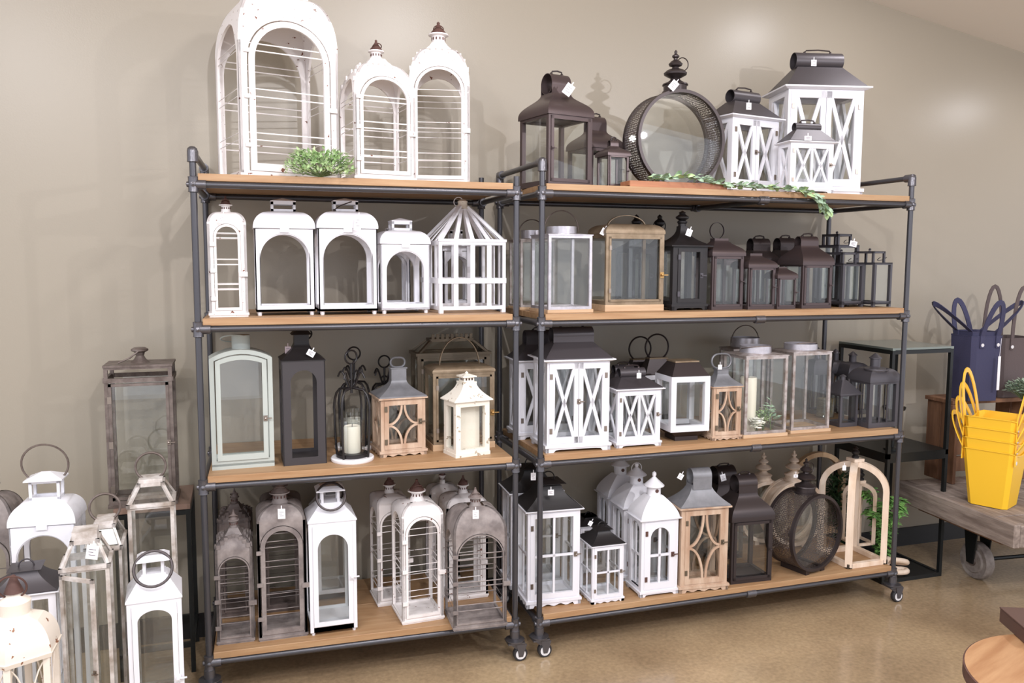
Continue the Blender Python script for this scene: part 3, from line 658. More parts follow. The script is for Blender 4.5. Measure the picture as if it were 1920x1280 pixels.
# ------------------------------------------------------------------ pipe shelf units
RP = .0112
def shelf_unit(label, xl, xr, yl, slope, zs, ztop, D, mids=(), rtop=True):
    """four pipe posts, rails at four levels with tee fittings, plank boards, casters"""
    r = math.atan(slope); L = (xr-xl)*S; u = Vector((math.cos(r), math.sin(r), 0)); o = Vector((xl*S, yl*S, 0))
    root = empty('pipe_shelf_unit', o, r, label, 'shelf'); W = L/math.cos(r); Dp = D*S; zs = [z*S for z in zs]; zt = ztop*S; me = {}
    P = [(0, 0), (W, 0), (0, Dp), (W, Dp)]
    for i, (x, y) in enumerate(P):
        top = zt if not (i == 1 and not rtop) else zs[0]+.062
        if i == 3 and not rtop: top = zt
        M().tube([(x, y, .115), (x, y, top)], RP, n=14).build('post', 'pipe', root, smooth=40)
    for li, z in enumerate(zs):
        for y in (0, Dp): M().tube([(0, y, z), (W, y, z)], RP, n=14).build('rail', 'pipe', root, smooth=40)
        for x in (0, W): M().tube([(x, 0, z), (x, Dp, z)], RP, n=14).build('rail', 'pipe', root, smooth=40)
        for x in mids:
            M().tube([(x*W, 0, z-.004), (x*W, Dp, z-.004)], RP, n=12).build('rail', 'pipe', root, smooth=40)
            for y in (0, Dp):
                M().lathe([(RP+.001, -.024), (RP+.006, -.022), (RP+.006, .022), (RP+.001, .024)], 16, (x*W, y, z), 'x').lathe([(RP+.005, 0), (RP+.005, .028)] if y == 0 else [(RP+.005, -.028), (RP+.005, 0)], 14, (x*W, y, z-.004), 'y').build('fitting', 'fitting', root, smooth=40)
        for i, (x, y) in enumerate(P):
            sx = 1 if x == 0 else -1; sy = 1 if y == 0 else -1; f = M(); R = RP+.0055
            f.lathe([(RP+.001, -.027), (R+.001, -.025), (R, -.02), (R, .02), (R+.001, .025), (RP+.001, .027)], 18, (x, y, z))
            a0, a1 = sorted((0, sx*.04)); f.lathe([(R, a0), (R, a1)], 16, (x, y, z), 'x')
            a0, a1 = sorted((0, sy*.04)); f.lathe([(R, a0), (R, a1)], 16, (x, y, z), 'y')
            f.lathe([(0, -.024 if sx > 0 else .024), (R*.55, -.021 if sx > 0 else .021), (R*.6, 0)], 12, (x, y, z), 'x')
            f.lathe([(0, -.022*sy), (R*.5, -.019*sy), (R*.6, 0)], 12, (x, y, z), 'y')
            f.build('fitting', 'fitting', root, smooth=40)
        bz = z+RP+.0008; g = RP+.0035; half = (Dp-.004)/2
        for y0 in (.002-RP*0, .002+half+.0006):                  # two planks; the front one is notched round the posts
            y1 = y0+half-.0006; a = M(); xn = g
            lo, hi = (y0+RP+.004, y1) if y0 < half/2 else (y0, y1-RP-.004)
            a.add([(p[0], p[1], zz) for zz in (bz, bz+BT) for p in ((xn, y0-(.009 if y0 < half/2 else 0)), (W-xn, y0-(.009 if y0 < half/2 else 0)), (W-xn, y1+(.006 if y0 > half/2 else 0)), (xn, y1+(.006 if y0 > half/2 else 0)))],
                  [(0, 1, 2, 3), (7, 6, 5, 4), (0, 4, 5, 1), (1, 5, 6, 2), (2, 6, 7, 3), (3, 7, 4, 0)])
            a.build('shelf_board', 'pine', root, bevel=.0015)
    for x, side_ in ((0, 0), (W, 1)):                            # top end rails with elbows
        if side_ == 1 and not rtop: continue
        M().tube([(x, 0, zt), (x, Dp, zt)], RP, n=14).build('rail', 'pipe', root, smooth=40)
        for y in (0, Dp):
            sy = 1 if y == 0 else -1; R = RP+.006; f = M()
            f.lathe([(RP+.001, -.036), (R+.001, -.034), (R, -.028), (R, 0), (R*.9, .01), (R*.5, .016), (0, .018)], 18, (x, y, zt))
            a0, a1 = sorted((0, sy*.036)); f.lathe([(R, a0), (R, a1)], 16, (x, y, zt), 'y'); f.lathe([(0, -.016), (.006, -.014), (.008, 0)], 10, (x, y, zt-.008), 'x'); f.build('elbow', 'fitting', root, smooth=40)
    if not rtop:
        x = W; M().tube([(x, 0, zt-.02), (x, Dp, zt-.02)], RP, n=14) 
    cas = [(x, y) for x, y in P]
    for i, (x, y) in enumerate(cas):
        c = M(); c.lathe([(RP+.004, .085), (RP+.008, .088), (RP+.008, .118), (RP+.004, .12)], 16, (x, y, 0)); c.lathe([(.036, .078), (.038, .08), (.038, .084), (.02, .088)], 24, (x, y, 0))
        if i > 3: c.tube([(x, y, .11), (x, y, zs[-1])], RP+.002, n=10)
        c.box(x-.034, x+.034, y-.03, y+.03, .072, .078)
        dx, dy = .018, -.012; c.beam((x, y, .073), (x+dx, y+dy, .06), .03, .03)
        for s_ in (-1, 1): c.poly([(x+dx-.018, .07), (x+dx+.024, .07), (x+dx+.008, .02), (x+dx-.008, .02)], y+dy+s_*.014-.0015, y+dy+s_*.014+.0015)
        co = c.build('caster', 'fitting', root, smooth=35)
        wv = M(); wv.lathe([(.008, -.011), (.026, -.011), (.0285, -.008), (.0285, .008), (.026, .011), (.008, .011)], 24, (x+dx, y+dy, .0285), 'y'); wo = wv.build('wheel', 'rubber', co, smooth=40)
        M().shell([(.010, -.0125), (.02, -.0125), (.02, -.011), (.010, -.011)], 20, (x+dx, y+dy, .0285), 'y').build('wheel_disc', 'wheel_white', co)
    return root
BT = .0245
ZA = [1.6159, 1.1821, .6942, .128]; ZB = [1.6192, 1.1793, .691, .1192]
shelf_unit('narrower left pipe shelf unit on casters, four plank shelves, holding mostly white lanterns', -.1234, .882, .0343, -.0327, ZA, 1.7123, .4745, rtop=False)
shelf_unit('wider right pipe shelf unit on casters, four plank shelves, mixed dark and white lanterns', .97235, 2.5233, 0, 0, ZB, 1.7224, .4745, mids=(.56,))
A1, A2, A3, A4 = [z*S+RP+.0008+BT for z in ZA]; B1, B2, B3, B4 = [z*S+RP+.0008+BT for z in ZB]
# ------------------------------------------------------------------ left unit, top
k = place('arched_wire_lantern', A1, 453, 637, .09, 14, .95, 88, 6, 'largest white arched wire lantern, standing left on the very top of the left shelf unit')
dome_wire(k, 'worn_white', .84, 38, (90, 103, 173, 187, 254, 267), .5, 'cap', q=.026)
k = place('arched_wire_lantern', A1, 666, 780, .06, 8, .9, 178, 124, 'smaller front one of the paired white wire lanterns with crested tops and cone caps', 'paired crested lanterns')
dome_wire(k, 'worn_white', .84, 141, (182, 191, 230, 242, 282, 293), .3, q=.014, band=True, capscale=.8)
k = place('arched_wire_lantern', A1, 768, 881, .2, -12, 1.1, 160, 97, 'taller rear one of the paired white wire lanterns with crested top, turned to the right', 'paired crested lanterns')
dome_wire(k, 'worn_white', .84, 122, (168, 180, 229, 240, 287, 300), .3, q=.014, band=True, capscale=.95)
# ------------------------------------------------------------------ left unit, second shelf
k = place('arched_wire_lantern', A2, 393, 466, .1, 2, .9, 420, 398, 'slim chipped white wire lantern with brown cone cap, at the second shelf left post')
dome_wire(k, 'worn_white', .7, 419, (437, 446, 486, 496, 533, 543), .42, q=.01, capscale=.62)
tagpx(k, 415, 410, .02, .016, 20, 1.8)
k = place('box_handle_lantern', A2, 481, 592, .14, 0, .75, 428, 397, 'left one of the two large white round-shouldered arched lanterns on the second shelf')
loaf(k, 'white_paint', 437, .85, 373, hcap=False)
k = place('box_handle_lantern', A2, 599, 709, .12, 0, .75, 428, 397, 'right one of the two large white round-shouldered arched lanterns, with a hanging white tag')
loaf(k, 'white_paint', 437, .85, 373, hcap=False); tagpx(k, 671, 418, .03, .026, 8, 2.0)
M().tube([(-.05, -.06, k.T-.0), (-.02, -.05, k.T+.02), (.02, -.045, k.T+.035)], .002).build('handle_wire', 'bronze_dark', k.root)
k = place('box_handle_lantern', A2, 716, 806, .13, 4, .85, 457, 432, 'small white round-shouldered arched lantern, beside the white slatted pyramid birdcage lantern')
loaf(k, 'white_paint', 469, .8, 410, hcap=False)
k = place('box_handle_lantern', A2, 712, 770, .36, 0, .8, 462, 442, 'small white arched lantern hidden behind the small round-shouldered one, only its handle showing')
loaf(k, 'white_paint', 474, .8, 425, hcap=False)
k = place('box_handle_lantern', A2, 832, 886, .37, 0, .8, 470, 452, 'small white arched lantern seen through the slats of the birdcage lantern')
loaf(k, 'white_paint', 478, .85, 428, hcap=False)
k = place('birdcage_lantern', A2, 824, 948, .1, 4, .9, 451, 388, 'white slatted birdcage lantern with open pyramid roof, at the right end of the second shelf')
def birdcage(k, m='white_paint'):
    w, d, H, T = k.w, k.d, k.H, k.T; p = .012; b = .012; corner_frame(k, m, p, b, H, .016, .014)
    for s_ in range(4):
        W = w if s_ % 2 == 0 else d; T_ = side(s_, w, d)
        for i in range(3):
            u = (i-1)*W*.25; a = M(); a.T = T_; a.box(u-.009, u+.009, .002, .006, b, H-.004); a.build('slat', m, k.root)
            a = M(); a.T = T_; D2 = (d if s_ % 2 == 0 else w)/2; a.add([(u+s, nn, z) for s, nn, z in ((-.009, .001, H), (.009, .001, H), (.009, .005, H), (-.009, .005, H))]+[(u*.15+s, D2-.02+nn, T-.004) for s, nn in ((-.006, 0), (.006, 0), (.006, .004), (-.006, .004))],
                  [(0, 1, 2, 3), (7, 6, 5, 4), (0, 4, 5, 1), (1, 5, 6, 2), (2, 6, 7, 3), (3, 7, 4, 0)]); a.build('roof_slat', m, k.root)
        z = b+(H-b)*.42; a = M(); a.T = T_; a.box(-W/2, W/2, -.003, .001, z-.01, z+.01); a.build('band', m, k.root)
    a = M()
    for sx in (-1, 1):
        for sy in (-1, 1):
            M().beam((sx*(w/2-.005), sy*(d/2-.005), H), (sx*.017, sy*.017, T), .016, .01).build('roof_bar', m, k.root)
            M().box(*sorted((sx*w/2, sx*(w/2-.016))), *sorted((sy*d/2, sy*(d/2-.016))), 0, b).build('foot', m, k.root)
    a.box(-w/2-.003, w/2+.003, -d/2-.003, -d/2+.004, H-.004, H+.006); a.build('eave_rail', m, k.root)
    M().lathe([(.03, 0), (.024, .006), (.018, .02), (.02, .03), (.012, .036), (0, .04)], 16, (0, 0, T-.008)).build('cap', 'cream_metal', k.root, smooth=40)
    ring(k, (-.018, 0, T+.02), .018, .0018, m, 'y', 20)
birdcage(k)
# ------------------------------------------------------------------ left unit, third shelf
k = place('window_lantern', A3, 398, 515, 882, 2, .55, 672, 652, 'sage green window lantern with low arched top and glass, left end of the third shelf')
def sagelantern(k, m='sage'):
    w, d, H, T = k.w, k.d, k.H, k.T; rise = T-H; f = lambda x: H+rise*math.sqrt(max(0, 1-(x/(w/2))**2*.96))
    def hoop(a, q, n0, n1, W):
        zt = lambda u: H+rise*math.cos(u/(w/2)*PI/2)**.8-(w/2-W)*1.0
        N = 14; out = [(-W, .012+w/2-W), (W, .012+w/2-W)]+[(W*math.cos(PI*i/N), zt(W*math.cos(PI*i/N)*.999)) for i in range(N+1)]
        Wi = W-q; inn = [(-Wi, .012+w/2-Wi+q*.3), (Wi, .012+w/2-Wi+q*.3)]+[(Wi*math.cos(PI*i/N), zt(Wi*math.cos(PI*i/N)*.999)-q) for i in range(N+1)]
        m_ = len(out); vs = [(u, n, z) for n in (n0, n1) for u, z in out+inn]; fs = []
        for i in range(m_):
            j = (i+1) % m_; o = 2*m_
            fs += [(i, j, m_+j, m_+i), (o+i, o+m_+i, o+m_+j, o+j), (i, o+i, o+j, j), (m_+i, m_+j, o+m_+j, o+m_+i)]
        a.add(vs, fs)
    a = M()
    for s_ in (0, 2): a.T = side(s_, w, d); hoop(a, .016, 0, .014, w/2)
    a.T = None; N = 12                                        # curved roof skin and side posts
    pts = [(w/2*math.cos(PI*i/N), H+rise*math.cos(math.cos(PI*i/N)*PI/2*.999)**.8) for i in range(N+1)]
    for (x0, z0), (x1, z1) in zip(pts, pts[1:]): a.add([(x0, -d/2+.012, z0), (x1, -d/2+.012, z1), (x1, d/2-.012, z1), (x0, d/2-.012, z0), (x0, -d/2+.012, z0-.004), (x1, -d/2+.012, z1-.004), (x1, d/2-.012, z1-.004), (x0, d/2-.012, z0-.004)], [(0, 1, 2, 3), (7, 6, 5, 4), (0, 4, 5, 1), (1, 5, 6, 2), (2, 6, 7, 3), (3, 7, 4, 0)])
    a.box(-w/2, w/2, -d/2, d/2, .004, .02)
    a.build('frame', m, k.root, smooth=20)
    a = M(); a.T = side(0, w, d); hoop(a, .016, -.006, .006, w/2-.02); o = a.build('door', m, k.root); latch(o, w/2-.028, -d/2-.006, H*.45, 1)
    M().box(-w/2, w/2, -d/2-.002, d/2+.002, 0, .012).build('base', m, k.root)
    for q in (0, 1, 2, 3):
        a = M(); a.T = side(q, w, d); W = (w if q % 2 == 0 else d)/2-.02
        if q % 2: a.box(-W, W, .004, .006, .02, H-.01)
        else: a.add([(-W, .008, .02), (W, .008, .02), (W, .008, H), (0, .008, T-.03), (-W, .008, H), (-W, .01, .02), (W, .01, .02), (W, .01, H), (0, .01, T-.03), (-W, .01, H)], [(0, 1, 2, 3, 4), (9, 8, 7, 6, 5), (0, 5, 6, 1), (1, 6, 7, 2), (2, 7, 8, 3), (3, 8, 9, 4), (4, 9, 5, 0)])
        a.build('glass_pane', 'glass', k.root)
    M().lathe([(.032, 0), (.032, .052), (.03, .054)], 20, (.004, 0, T-.006)).build('chimney', m, k.root, smooth=40)
    ring(k, (-.02, 0, T+.035), .045, .0025, m, 'y', 70)
sagelantern(k)
k = place('tall_lantern', A3, 532, 613, 874, 1, 1.0, 677, 641, 'tall charcoal metal lantern with arched opening, right of the sage green window lantern')
def chartall(k, ya, ybot):
    w, d, H, T = k.w, k.d, k.H, k.T; m = 'charcoal_metal'; a = M(); za, zb = k.z(ya), k.z(ybot)
    for s_ in range(4): a.T = side(s_, w, d); W = w if s_ % 2 == 0 else d; a.rowpanel(arch_rows(0, H, W/2, W/2*.6, zb, za, 0), .004)
    a.T = None; a.box(-w/2+.004, w/2-.004, -d/2+.004, d/2-.004, zb-.02, zb-.012); a.build('frame', m, k.root)
    roof(k, 'black_metal', H, T, .002, w*.17, w*.17, 'concave', .003)
    M().loft([(w*.17, w*.17, T-.002), (w*.17, w*.17, T+.03), (w*.24, w*.24, T+.03), (w*.12, w*.12, T+.05)]).build('chimney', 'black_metal', k.root)
    ring(k, (.012, -.01, T+.03), .026, .003, 'black_metal', 'y', 30)
chartall(k, 694, 857); tagpx(k, 583, 662, .0, .028, 30, .8); tagpx(k, 540, 656, -.09, .022, 0, 1.2, 'pink_card')
def scroll_holder(px, py, zb, ytop, label, disc=True, lat=0):
    P = atz(px, py, zb); r = math.radians(lat); root = empty('scroll_candle_holder', (P.x, P.y, zb), r, label, 'candle holder', 'iron scroll candle holders')
    z0 = 0; Hh = zat(P.x, P.y, ytop)-zb; R = .062; rb = .0045
    if disc: M().lathe([(.077, 0), (.08, .004), (.08, .012), (.076, .016)], 40).build('marble_base', 'marble_white', root, smooth=40); z0 = .016
    M().shell([(R*.9, z0), (R*.95, z0), (R*.95, z0+.012), (R*.9, z0+.012)], 32).lathe([(R*.9, z0+.01), (R*.9, z0+.014)], 32).build('dish', 'black_metal', root, smooth=40)
    zk = Hh*.66
    for i in range(4):
        a = i*PI/2+.5; ca, sa = math.cos(a), math.sin(a); pts = []
        for t in [j/12 for j in range(13)]:
            rr = R*(1.05+.12*math.sin(t*PI)) if t < .62 else R*1.12*math.sqrt(max(0, 1-((t-.62)/.38)**2))+.006
            pts.append((ca*rr, sa*rr, z0+(zk-z0)*(t if t < .62 else .62+.38*math.sin((t-.62)/.38*PI/2))))
        M().tube(pts, rb, n=6).build('arch_bar', 'black_metal', root, smooth=60)
        sp = [(ca*(.006+.05*t), sa*(.006+.05*t), zk+.03-.03*math.cos(t*4.4)) for t in [j/11 for j in range(12)]]
        M().tube(sp, rb*.8, n=6).build('scroll', 'black_metal', root, smooth=60)
    M().tube([(0, 0, zk-.02), (0, 0, Hh-.05)], rb*1.1).circle((0, 0, zk+.02), .013, .003).circle((0, 0, Hh-.026), .025, .0035).build('hanger', 'black_metal', root, smooth=60)
    g = M(); g.shell([(.046, z0+.014), (.046, z0+.014+Hh*.3), (.0445, z0+.014+Hh*.3), (.0445, z0+.014)], 32).build('hurricane_glass', 'jar_glass', root, smooth=40)
    return P, r, z0
def candle(P, zb, r, h, label, group=None):
    root = empty('candle', (P.x, P.y, zb), 0, label, 'candle', group)
    M().lathe([(r*.96, 0), (r, .003), (r, h-.004), (r*.93, h), (r*.8, h-.003), (0, h-.004)], 28).build('wax_body', 'wax', root, smooth=40)
    M().tube([(0, 0, h-.004), (.001, 0, h+.008)], .0012).build('wick', 'base_black', root)
P, r, z0 = scroll_holder(666, 839, A3, 650, 'rear black iron scroll candle holder, half hidden behind the front one of the pair')
candle(P, A3+z0+.0145, .03, .09, 'cream pillar candle in the rear iron scroll holder')
P, r, z0 = scroll_holder(661, 862, A3, 656, 'front black iron scroll candle holder on a white disc, on the third shelf', lat=25)
candle(P, A3+z0+.0145, .031, .1, 'cream pillar candle under glass in the front iron scroll holder')
P, r, z0 = scroll_holder(722, 820, A3, 666, 'black iron scroll candle holder behind the small wooden lattice lantern of the left unit', False, lat=10)
k = place('lattice_lantern', A3, 715, 798, 858, 4, .9, 745, 688, 'small whitewashed wooden lattice lantern with gray metal roof, on the left unit third shelf')
latticewood(k, 712, 670)
def brassbox(k, yk, sy=0, base=True, hip=False, hoop=True, m='aged_brass'):
    w, d, H, T = k.w, k.d, k.H, k.T; p = w*.05; b0 = w*.1 if base else 0
    if base: M().box(-w*.51, w*.51, -d/2-w*.01, d/2+w*.01, 0, b0).build('wooden_base', 'pale_pine', k.root, bevel=.001)
    corner_frame(k, m, p, b0, H, p*1.2, p*1.2); a = M(); q = p*.6; W = w/2-p
    for x0, x1 in ((-W, -W+q), (W-q, W)): a.box(x0, x1, -d/2-.004, -d/2+.004, b0+p, H-p)
    a.box(-W, W, -d/2-.004, -d/2+.004, b0+p, b0+p+q); a.box(-W, W, -d/2-.004, -d/2+.004, H-p-q, H-p); o = a.build('door', m, k.root); latch(o, W+q*.3, -d/2-.004, b0+(H-b0)*.42, 1.2, 'brass')
    for zz in (.2, .8): hinge(o, -W+q*.5, -d/2-.004, b0+(H-b0)*zz, .7)
    panes(k, b0+.004, H-.004, p)
    if hip:                                                  # framed glass hip roof
        nx, ny = w*.3, d*.26; a = M()
        for sx in (-1, 1):
            for sy_ in (-1, 1): a.beam((sx*w/2, sy_*d/2, H), (sx*nx, sy_*ny, T-.006), p*.8, p*.6)
        for z, hx, hy in ((H, w/2+.004, d/2+.004), (T-.006, nx, ny)):
            for s_ in range(4): a.T = side(s_, hx*2, hy*2); V = hx if s_ % 2 == 0 else hy; a.box(-V, V, -p*.2, p*.7, z-.004, z+.008)
        a.T = None; a.build('roof_frame', m, k.root)
        for s_ in range(4):
            g = M(); g.T = side(s_, w, d); Wd, V = ((w/2, nx), (d/2, ny))[s_ % 2]; dn = (d/2-ny) if s_ % 2 == 0 else (w/2-nx)
            g.add([(-Wd, .003, H), (Wd, .003, H), (V, dn, T-.006), (-V, dn, T-.006), (-Wd, .005, H-.002), (Wd, .005, H-.002), (V, dn+.002, T-.008), (-V, dn+.002, T-.008)], [(0, 1, 2, 3), (7, 6, 5, 4), (0, 4, 5, 1), (1, 5, 6, 2), (2, 6, 7, 3), (3, 7, 4, 0)]).build('roof_pane', 'glass', k.root)
        for i in range(-4, 5): M().box(i*nx*.22-.006, i*nx*.22+.006, -ny-.002, -ny+.004, T-.004, T+.022).build('crest', m, k.root)
    else:
        roof(k, m, H, T, .003, w*.3, d*.3, 'dome', .006)
    if hoop:
        zh = k.zc(yk); R = w*.33; hh = zh-T+.01
        M().strip([(R*math.cos(PI*i/20), 0, T-.01+hh*math.sin(PI*i/20)) for i in range(21)], .014, .003).build('handle', m, k.root)
k = place('brass_glass_lantern', A3, 784, 918, .34, 0, .45, 664, 634, 'large dark brass lantern with sloping glass roof, back right of the left third shelf')
brassbox(k, 600, hip=True, hoop=False, m='dark_brass')
k = place('brass_glass_lantern', A3, 813, 927, .17, 0, .62, 698, 682, 'aged brass glass lantern with tall hoop handle, behind the small cream lantern')
brassbox(k, 632)
k = place('pagoda_lantern', A3, 855, 918, 859, 12, .72, 752, 716, 'small chipped cream pagoda lantern with pierced chimney and a linen panel inside')
def creampagoda(k, yk):
    w, d, H, T = k.w, k.d, k.H, k.T; m = 'cream_metal'; p = w*.14
    M().box(-w/2-.002, w/2+.002, -d/2-.002, d/2+.002, 0, .014).build('base', m, k.root); corner_frame(k, m, p, .014, H, p, p*.7)
    panes(k, .016, H-.004, p); M().box(-w/2+p*1.1, w/2-p*1.1, -d*.1, -d*.1+.004, .016, H-.006).build('linen_panel', 'linen', k.root)
    roof(k, m, H, T, w*.07, w*.19, w*.19, 'concave', .004); zk = k.zc(yk); a = M(); a.loft([(w*.2, w*.2, T-.002), (w*.2, w*.2, T+.004)]); a.loft([(w*.15, w*.15, T), (w*.15, w*.15, zk-.01)]); a.loft([(w*.2, w*.2, zk-.012), (w*.2, w*.2, zk-.007), (w*.05, w*.05, zk)]); a.lathe([(.005, 0), (.007, .005), (0, .011)], 8, (0, 0, zk-.001)); a.build('chimney', m, k.root)
    h = M()
    for s_ in range(4):
        h.T = side(s_, w*.3, w*.3)
        for i in (-1, 0, 1):
            for j in range(3): z = T+.012+j*(zk-T-.03)/2.4; h.box(i*w*.085-.003, i*w*.085+.003, -.0008, .001, z-.003, z+.003)
    h.T = None; h.build('vent_hole', 'bark', k.root)
creampagoda(k, 700)
# ------------------------------------------------------------------ left unit, bottom shelf
GW = (1030, 1041, 1062, 1072, 1090, 1100, 1118, 1132, 1142, 1160, 1170)
k = place('arched_wire_lantern', A4, 412, 474, 1160, -4, 1.2, 985, 952, 'small gray wire lantern with spired finial, rear one of the two at the left post')
dome_wire(k, 'gray_brown', .72, 1000, (1015, 1040, 1062, 1085, 1110), .34, q=.008, band=True, capscale=.7, mc='gray_brown')
k = place('arched_wire_lantern', A4, 408, 477, 1210, -2, 1.1, 1035, 998, 'small weathered gray wire lantern at front left of the bottom shelf, by the left post')
dome_wire(k, 'gray_wash', .88, 1043, (1064, 1077, 1092, 1110, 1122, 1140, 1156, 1168), .34, q=.006, band=True, capscale=.75, mc='gray_brown')
k = place('arched_wire_lantern', A4, 491, 570, 1150, -2, 1.0, 955, 925, 'tall gray-brown arched wire lantern hidden behind the front tagged one')
dome_wire(k, 'gray_brown', .72, 975, (1000, 1020, 1045, 1065, 1100), .32, q=.009, capscale=.8, mc='gray_brown')
k = place('arched_wire_lantern', A4, 487, 577, 1203, 0, 1.0, 978, 940, 'tall gray-brown arched wire lantern with white tag, beside the tall white ring-handled lantern')
dome_wire(k, 'gray_wash', .9, 985, (1000, 1014, 1025, 1050, 1061, 1081, 1091, 1112, 1141, 1151), .34, q=.018, capscale=.85, mc='gray_brown')
tagpx(k, 528, 963, .02, .026, 0, 1.4)
def archwhite(k, ya, ycap, ringR=.05, m='white_paint', ringoff=-.03, tilt=28, legs=False, a=.72, rise=None):
    """tall white metal lantern, arched panels, hipped roof, open box chimney with a hanging ring"""
    w, d, H, T = k.w, k.d, k.H, k.T; fr = M(); za = k.z(ya)
    for s_ in range(4): fr.T = side(s_, w, d); W = w if s_ % 2 == 0 else d; fr.rowpanel(arch_rows(.012, H, W/2, W/2*a, .03 if legs else .04, za, 0, rise=rise), .004); fr.box(-W/2, -W/2+.012, -.001, .012, .012, H); fr.box(W/2-.012, W/2, -.001, .012, .012, H)
    fr.T = None; fr.box(-w/2, w/2, -d/2, d/2, .012, .03); fr.build('frame', m, k.root)
    for sx in (-1, 1):
        for sy in (-1, 1): M().lathe([(.006, 0), (.008, .012)], 8, (sx*(w/2-.01), sy*(d/2-.01), 0)).build('foot', m, k.root)
    dz = M(); dz.T = side(0, w, d); W = w/2-.013; dz.rowpanel(arch_rows(.034, H-.012, W, W*.76, .05, za-.006, -.005, rise=rise), .005); o = dz.build('door', m, k.root); latch(o, W-.004, -d/2-.005, H*.5, 1.2, m)
    panes(k, .03, H-.01, .012, n=.8)
    roof(k, m, H, T, .004, w*.26, d*.22, 'straight', .005)
    zc = k.zc(ycap); c = M(); hx, hy = w*.2, d*.17
    for sx in (-1, 1):
        for sy in (-1, 1): c.box(*sorted((sx*hx, sx*(hx-.009))), *sorted((sy*hy, sy*(hy-.009))), T-.003, zc-.012)
    c.loft([(hx*1.15, hy*1.15, T-.002), (hx*1.15, hy*1.15, T+.005)]); c.loft([(hx*1.55, hy*1.6, zc-.016), (hx*1.55, hy*1.6, zc-.013), (hx*1.05, hy*.9, zc)]); c.build('chimney', m, k.root)
    ring(k, (0, -hy-ringR*.42, zc-ringR*.62), ringR, .0045, 'bronze_dark', 'y', -32)
    return k
k = place('ring_handle_lantern', A4, 590, 663, 1130, 0, 1.05, 965, 925, 'tall white lantern mostly hidden behind the front ring-handled one on the bottom shelf')
archwhite(k, 985, 905, .045)
k = place('ring_handle_lantern', A4, 583, 670, 1193, 0, 1.0, 978, 940, 'tall glossy white lantern with black ring handle, centre left of the bottom shelf')
archwhite(k, 998, 908, .052, tilt=20, ringoff=-.06)
k = place('arched_wire_lantern', A4, 709, 770, 1138, 3, 1.1, 944, 922, 'chipped white wire lantern standing behind left of the front chipped white one')
dome_wire(k, 'worn_white', .85, 958, (985, 996, 1040, 1050, 1090, 1100), .34, q=.009, capscale=.75)
k = place('arched_wire_lantern', A4, 838, 915, 1128, 0, .8, 950, 922, 'chipped white wire lantern behind the wide gray domed one, seen through its bars')
dome_wire(k, 'worn_white', .72, 975, (1000, 1012, 1035, 1048, 1070, 1082), .32, q=.009, capscale=.75)
k = place('arched_wire_lantern', A4, 806, 862, .43, 0, .6, 925, 905, 'chipped white wire lantern furthest back on the bottom shelf, only its cap showing')
dome_wire(k, 'worn_white', .72, 945, (970, 1000, 1030), .34, q=.009, capscale=.8)
k = place('arched_wire_lantern', A4, 755, 832, 1172, 3, 1.05, 968, 936, 'front chipped white arched wire lantern with brown cone cap, middle of the bottom shelf')
dome_wire(k, 'worn_white', .85, 968, (990, 1002, 1058, 1070, 1105, 1116), .34, q=.011, capscale=.85)
k = place('arched_wire_lantern', A4, 851, 950, 1184, -3, .85, 1000, 945, 'wide weathered gray domed wire lantern with white tag, right end of the left bottom shelf')
dome_wire(k, 'gray_wash', .92, 1000, (1038, 1048, 1090, 1099, 1132, 1143), .3, q=.007, capscale=.7, mc='gray_brown', orn='x')
tagpx(k, 892, 964, .02, .022, 0, 1.5)
# ------------------------------------------------------------------ right unit, top
k = place('bell_roof_lantern', B1, 1028, 1109, .06, 12, 1.05, 215, 140, 'large bronze bell-roofed glass lantern, leftmost on the top of the right unit')
ogee(k, 'bronze', 180, .22, knob=True); tagpx(k, 1066, 168, .0, .034, 35, 1.3)
k = place('bell_roof_lantern', B1, 1104, 1166, .26, 10, 1.0, 276, 219, 'medium bronze bell-roofed lantern, between the large one and the round drum lantern', None)
ogee(k, 'bronze', 248, .22)
k = place('bell_roof_lantern', B1, 1140, 1178, .11, 5, 1.0, 290, 263, 'smallest bronze bell-roofed lantern on the top shelf, just left of the round drum')
ogee(k, 'bronze', 276, .2)
k = drum('drum_lantern', 1262, 173, 336, .2, 0, .125, 'bronze_dark', B1, 'round bronze perforated drum lantern with turned finial, on the top of the right unit', finw=.23)
tagpx(k, 1263, 160, .02, .03, 40, 1.3)
k = place('crossbar_lantern', B1, 1370, 1456, .15, 11, .6, 219, 171, 'medium white double-door crossbar lantern with black rolled roof, top shelf right of the drum')
xlantern(k, yr=195, nx=.27); tagpx(k, 1404, 199, .02, .022, 0, 1.3)
k = place('crossbar_lantern', B1, 1472, 1612, .21, -13, .62, 162, 100, 'largest white double-door crossbar lantern with black rolled roof, right end of the top')
xlantern(k, yr=131, nx=.3); tagpx(k, 1526, 118, .02, .024, 0, 1.1)
k = place('crossbar_lantern', B1, 1480, 1560, .03, -6, .5, 265, 231, 'small white crossbar lantern standing in front of the largest one on the top')
xlantern(k, 'XX', False, yr=246, nx=.28, hs=.8); tagpx(k, 1515, 259, .02, .03, 0, .6)
